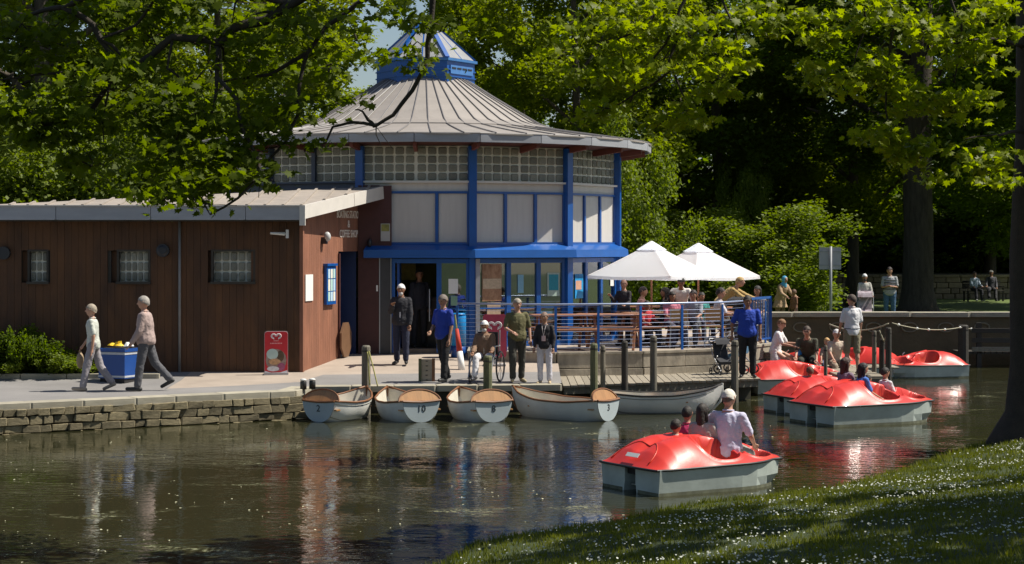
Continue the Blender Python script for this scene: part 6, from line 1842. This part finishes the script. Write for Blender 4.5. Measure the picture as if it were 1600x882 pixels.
person('bearded man in white cap and pale tunic pushing the pushchair on the upper path', 1351, 58.0, .7, 1.58, 178, M_skin2, (.42, .40, .36), (.45, .43, .40), hat=(.68, .68, .68), hair=(.03, .03, .03), beard=(.05, .04, .04), sleeve='long', skirt=.36, arm=(20, 20), elbow=(45, 45), group='people on the upper path')
person('man in striped grey polo shirt and jeans standing with arms folded', 1390, 60.0, .7, 1.76, 172, M_skin3, (.30, .30, .31), (.045, .10, .19), hair=(.03, .02, .02), stripes=(.10, .10, .12), arm=(10, 10), elbow=(88, 88), yaw=(42, 42), build=1.1, group='people on the upper path')
person('person in pale blue top sitting at the left of the far bench', 1523, 81.9, .7, 1.66, 190, M_skin3, (.42, .50, .60), (.03, .03, .04), hair=(.03, .02, .02), seat=.47, thigh=(85, 88), knee=(80, 75), arm=(25, 25), elbow=(50, 50), lean=-4, shoes=(.6, .6, .6), sleeve='long', group='people on the far bench')
person('person in dark clothes leaning back at the right of the far bench', 1549, 81.9, .7, 1.74, 170, M_skin2, (.05, .05, .06), (.025, .025, .03), hair=(.3, .3, .28), seat=.47, thigh=(80, 84), knee=(50, 44), arm=(20, 25), elbow=(40, 50), lean=-10, sleeve='long', group='people on the far bench')
person('person in blue headscarf and beige coat bent forward beside the upper path', 1219, 57, .7, 1.56, 215, M_skin3, (.36, .24, .14), (.2, .13, .08), headscarf=(.08, .35, .55), sleeve='long', coat='closed', lean=20, arm=(30, 30), elbow=(40, 40), skirt=.3, group='people on the upper path')
person('small child in brown standing beside the person in the blue headscarf', 1241, 56.5, .7, 1.12, 120, M_skin2, (.20, .09, .05), (.1, .05, .04), hair=(.10, .05, .03), sleeve='long', group='people on the upper path')
# terrace
person('dark-haired woman in black standing by the cafe wall under the left parasol', 975, 42.6, .93, 1.46, 150, M_skin, (.03, .025, .03), (.03, .03, .04), hair=(.20, .10, .07), sleeve='long', arm=(20, 35), elbow=(60, 90), group=G2)
person('dark-haired man in white T-shirt leaning over a terrace table', 1063, 43.0, .93, 1.62, 178, M_skin2, (.64, .60, .56), (.05, .06, .12), hair=(.015, .012, .01), lean=34, arm=(12, 16), out=(22, 20), elbow=(15, 20), head=(0, 24), thigh=(12, 8), knee=(10, 8), build=1.1, group=G2)
person('person with black hair seated in dark clothes left of the man in white', 1040, 43.0, .93, 1.66, 90, M_skin2, (.03, .035, .035), (.03, .03, .04), hair=(.015, .012, .01), sleeve='long', seat=.46, thigh=(85, 85), knee=(85, 85), arm=(25, 25), elbow=(50, 50), longhair=True, group=G2)
person('child with black hair in teal top seated between the parasol poles', 1096, 43.8, .93, 1.45, 200, M_skin2, (.03, .22, .20), (.04, .04, .08), hair=(.015, .012, .01), seat=.50, thigh=(85, 85), knee=(80, 80), arm=(25, 25), elbow=(50, 50), group=G2)
person('fair-haired person in mustard top bending forward under the right parasol', 1126, 44.2, .93, 1.70, 250, M_skin, (.40, .27, .10), (.3, .24, .18), hair=(.42, .28, .12), lean=48, thigh=(16, 10), knee=(8, 8), arm=(60, 55), elbow=(10, 15), sleeve='long', group=G2)
person('person in white shirt seated behind the railing left of the dark pushchair', 1121, 42.2, .93, 1.68, 265, M_skin3, (.55, .53, .56), (.05, .05, .06), hair=(.03, .02, .02), seat=.46, thigh=(85, 85), knee=(80, 80), arm=(35, 30), elbow=(45, 50), lean=6, group=G2)
person('dark-haired person seated behind the man in blue at the terrace end', 1184, 44.6, .93, 1.66, 150, M_skin3, (.35, .30, .28), (.05, .05, .06), hair=(.015, .012, .01), longhair=True, seat=.46, thigh=(85, 85), knee=(80, 80), arm=(25, 25), elbow=(50, 50), group=G2)
person('person seated at the picnic table in a checked pinkish shirt', 1000, 43.9, .93, 1.66, 260, M_skin3, (.40, .20, .18), (.05, .05, .06), hair=(.03, .02, .02), seat=.46, thigh=(85, 85), knee=(80, 80), arm=(35, 30), elbow=(45, 50), lean=6, group=G2)
_ct = thing('crate', 'low wooden crate on the pier under the woman in the white dress', 'crate', (WX(1211, 42.7), 42.75, .44))
for _z in (.05, .16, .27):
    for _dy in (-.2, .2): piece('slat', M_wood_grey, _ct, (WX(1211, 42.7), 42.85 + _dy, .44 + _z), (.42, .02, .08), 0, .05)
piece('lid', M_wood_grey, _ct, (WX(1211, 42.7), 42.85, .44 + .315), (.44, .44, .02), 0, .05)
person('woman in pink top seated at the slatted table below the man in white', 1048, 42.0, .93, 1.58, 200, M_skin2, (.50, .16, .22), (.05, .05, .08), hair=(.02, .015, .012), longhair=True, seat=.46, thigh=(85, 85), knee=(80, 80), arm=(35, 30), elbow=(45, 50), lean=6, group=G2)
person('man in grey shirt seated behind the railing under the right parasol', 1085, 42.2, .93, 1.62, 160, M_skin3, (.28, .30, .34), (.05, .05, .06), hair=(.03, .02, .02), seat=.46, thigh=(85, 85), knee=(80, 80), arm=(35, 30), elbow=(45, 50), lean=8, group=G2)
person('child in red top seated behind the railing beneath the left parasol', 1010, 42.0, .93, 1.30, 210, M_skin2, (.45, .03, .04), (.05, .05, .06), hair=(.02, .015, .012), seat=.46, thigh=(85, 85), knee=(80, 80), arm=(35, 30), elbow=(45, 50), group=G2)
# a dim figure inside the cafe doorway
person('shadowy person in dark clothes inside the open cafe doorway', 655, 42.3, .90, 1.74, 200, M_skin2, (.02, .02, .03), (.015, .015, .02), hair=(.02, .02, .02), sleeve='long', group='people in the cafe')
def in_boat(bx, by, an, lx, ly):
    c, s_ = math.cos(rad(an)), math.sin(rad(an)); return bx + c * lx - s_ * ly, by + s_ * lx + c * ly
def rider(label, boat, lx, ly, face, H, seat=.34, **k):
    x_, y_ = in_boat(*boat, lx, ly); person(label, 0, y_, 0, H, face, x=x_, seat=seat, group=G3, **k)
B1 = (2.46, 25.3, 31); B2 = (6.36, 34.4, 25); B3 = (6.05, 36.4, 22)
rider('man in white cap and pale lilac shirt seated with his back to the camera', B1, .38, -.13, -28, 1.78, .36, skin=M_skin, top=(.60, .58, .74), bot=(.25, .24, .22), hat=(.66, .62, .55), hair=(.12, .10, .08), thigh=(80, 80), knee=(60, 50), arm=(10, 12), out=(48, 22), elbow=(18, 50), yaw=(-25, 10), lean=2, build=1.12, head=(-6, 4))
rider('small boy with short black hair at the left of the nearest pedal boat', B1, -.30, .10, -38, 1.22, .36, skin=M_skin3, top=(.60, .56, .55), bot=(.1, .1, .15), hair=(.02, .015, .012), thigh=(84, 84), knee=(60, 60), arm=(20, 20), elbow=(40, 40))
rider('girl with black hair and pink top beyond the boy in the nearest pedal boat', B1, .12, .42, -20, 1.42, .36, skin=M_skin3, top=(.50, .03, .12), bot=(.1, .1, .15), hair=(.018, .014, .012), thigh=(84, 84), knee=(60, 60), arm=(20, 20), elbow=(40, 40))
rider('girl with long dark hair in pale patterned top beside the man in the cap', B1, .10, .06, -30, 1.50, .37, skin=M_skin3, top=(.42, .36, .34), bot=(.4, .05, .07), hair=(.022, .016, .014), longhair=True, thigh=(84, 84), knee=(60, 60), arm=(20, 20), elbow=(40, 40))
rider('woman with long dark hair in the purple patterned top', B2, -.22, .36, -60, 1.60, .36, skin=M_skin3, top=(.20, .14, .20), bot=(.05, .05, .1), hair=(.05, .025, .02), longhair=True, thigh=(84, 84), knee=(60, 60), arm=(20, 20), elbow=(40, 40))
rider('girl with glossy black hair in bright blue top', B2, -.08, .02, -75, 1.48, .36, skin=M_skin3, top=(.06, .16, .50), bot=(.05, .05, .1), hair=(.012, .012, .015), longhair=True, thigh=(84, 84), knee=(60, 60), arm=(20, 20), elbow=(40, 40))
rider('small child in white top beside the girl in bright blue', B2, .12, .16, -60, 1.15, .34, skin=M_skin3, top=(.5, .55, .65), bot=(.05, .05, .1), hair=(.02, .015, .012), thigh=(84, 84), knee=(60, 60), arm=(20, 20), elbow=(40, 40))
rider('boy in white T-shirt and dark jeans with legs in the front well', B2, .42, -.02, -62, 1.32, .38, skin=M_skin3, top=(.66, .63, .66), bot=(.03, .035, .075), hair=(.02, .015, .012), thigh=(78, 84), knee=(34, 50), arm=(10, 20), elbow=(20, 40), lean=-6)
rider('little girl in pink top in the half-hidden pedal boat', B3, -.40, .10, 10, 1.20, .34, skin=M_skin3, top=(.62, .16, .36), bot=(.1, .05, .1), hair=(.09, .05, .03), thigh=(84, 84), knee=(60, 60), arm=(20, 20), elbow=(40, 40))
finish_jobs()
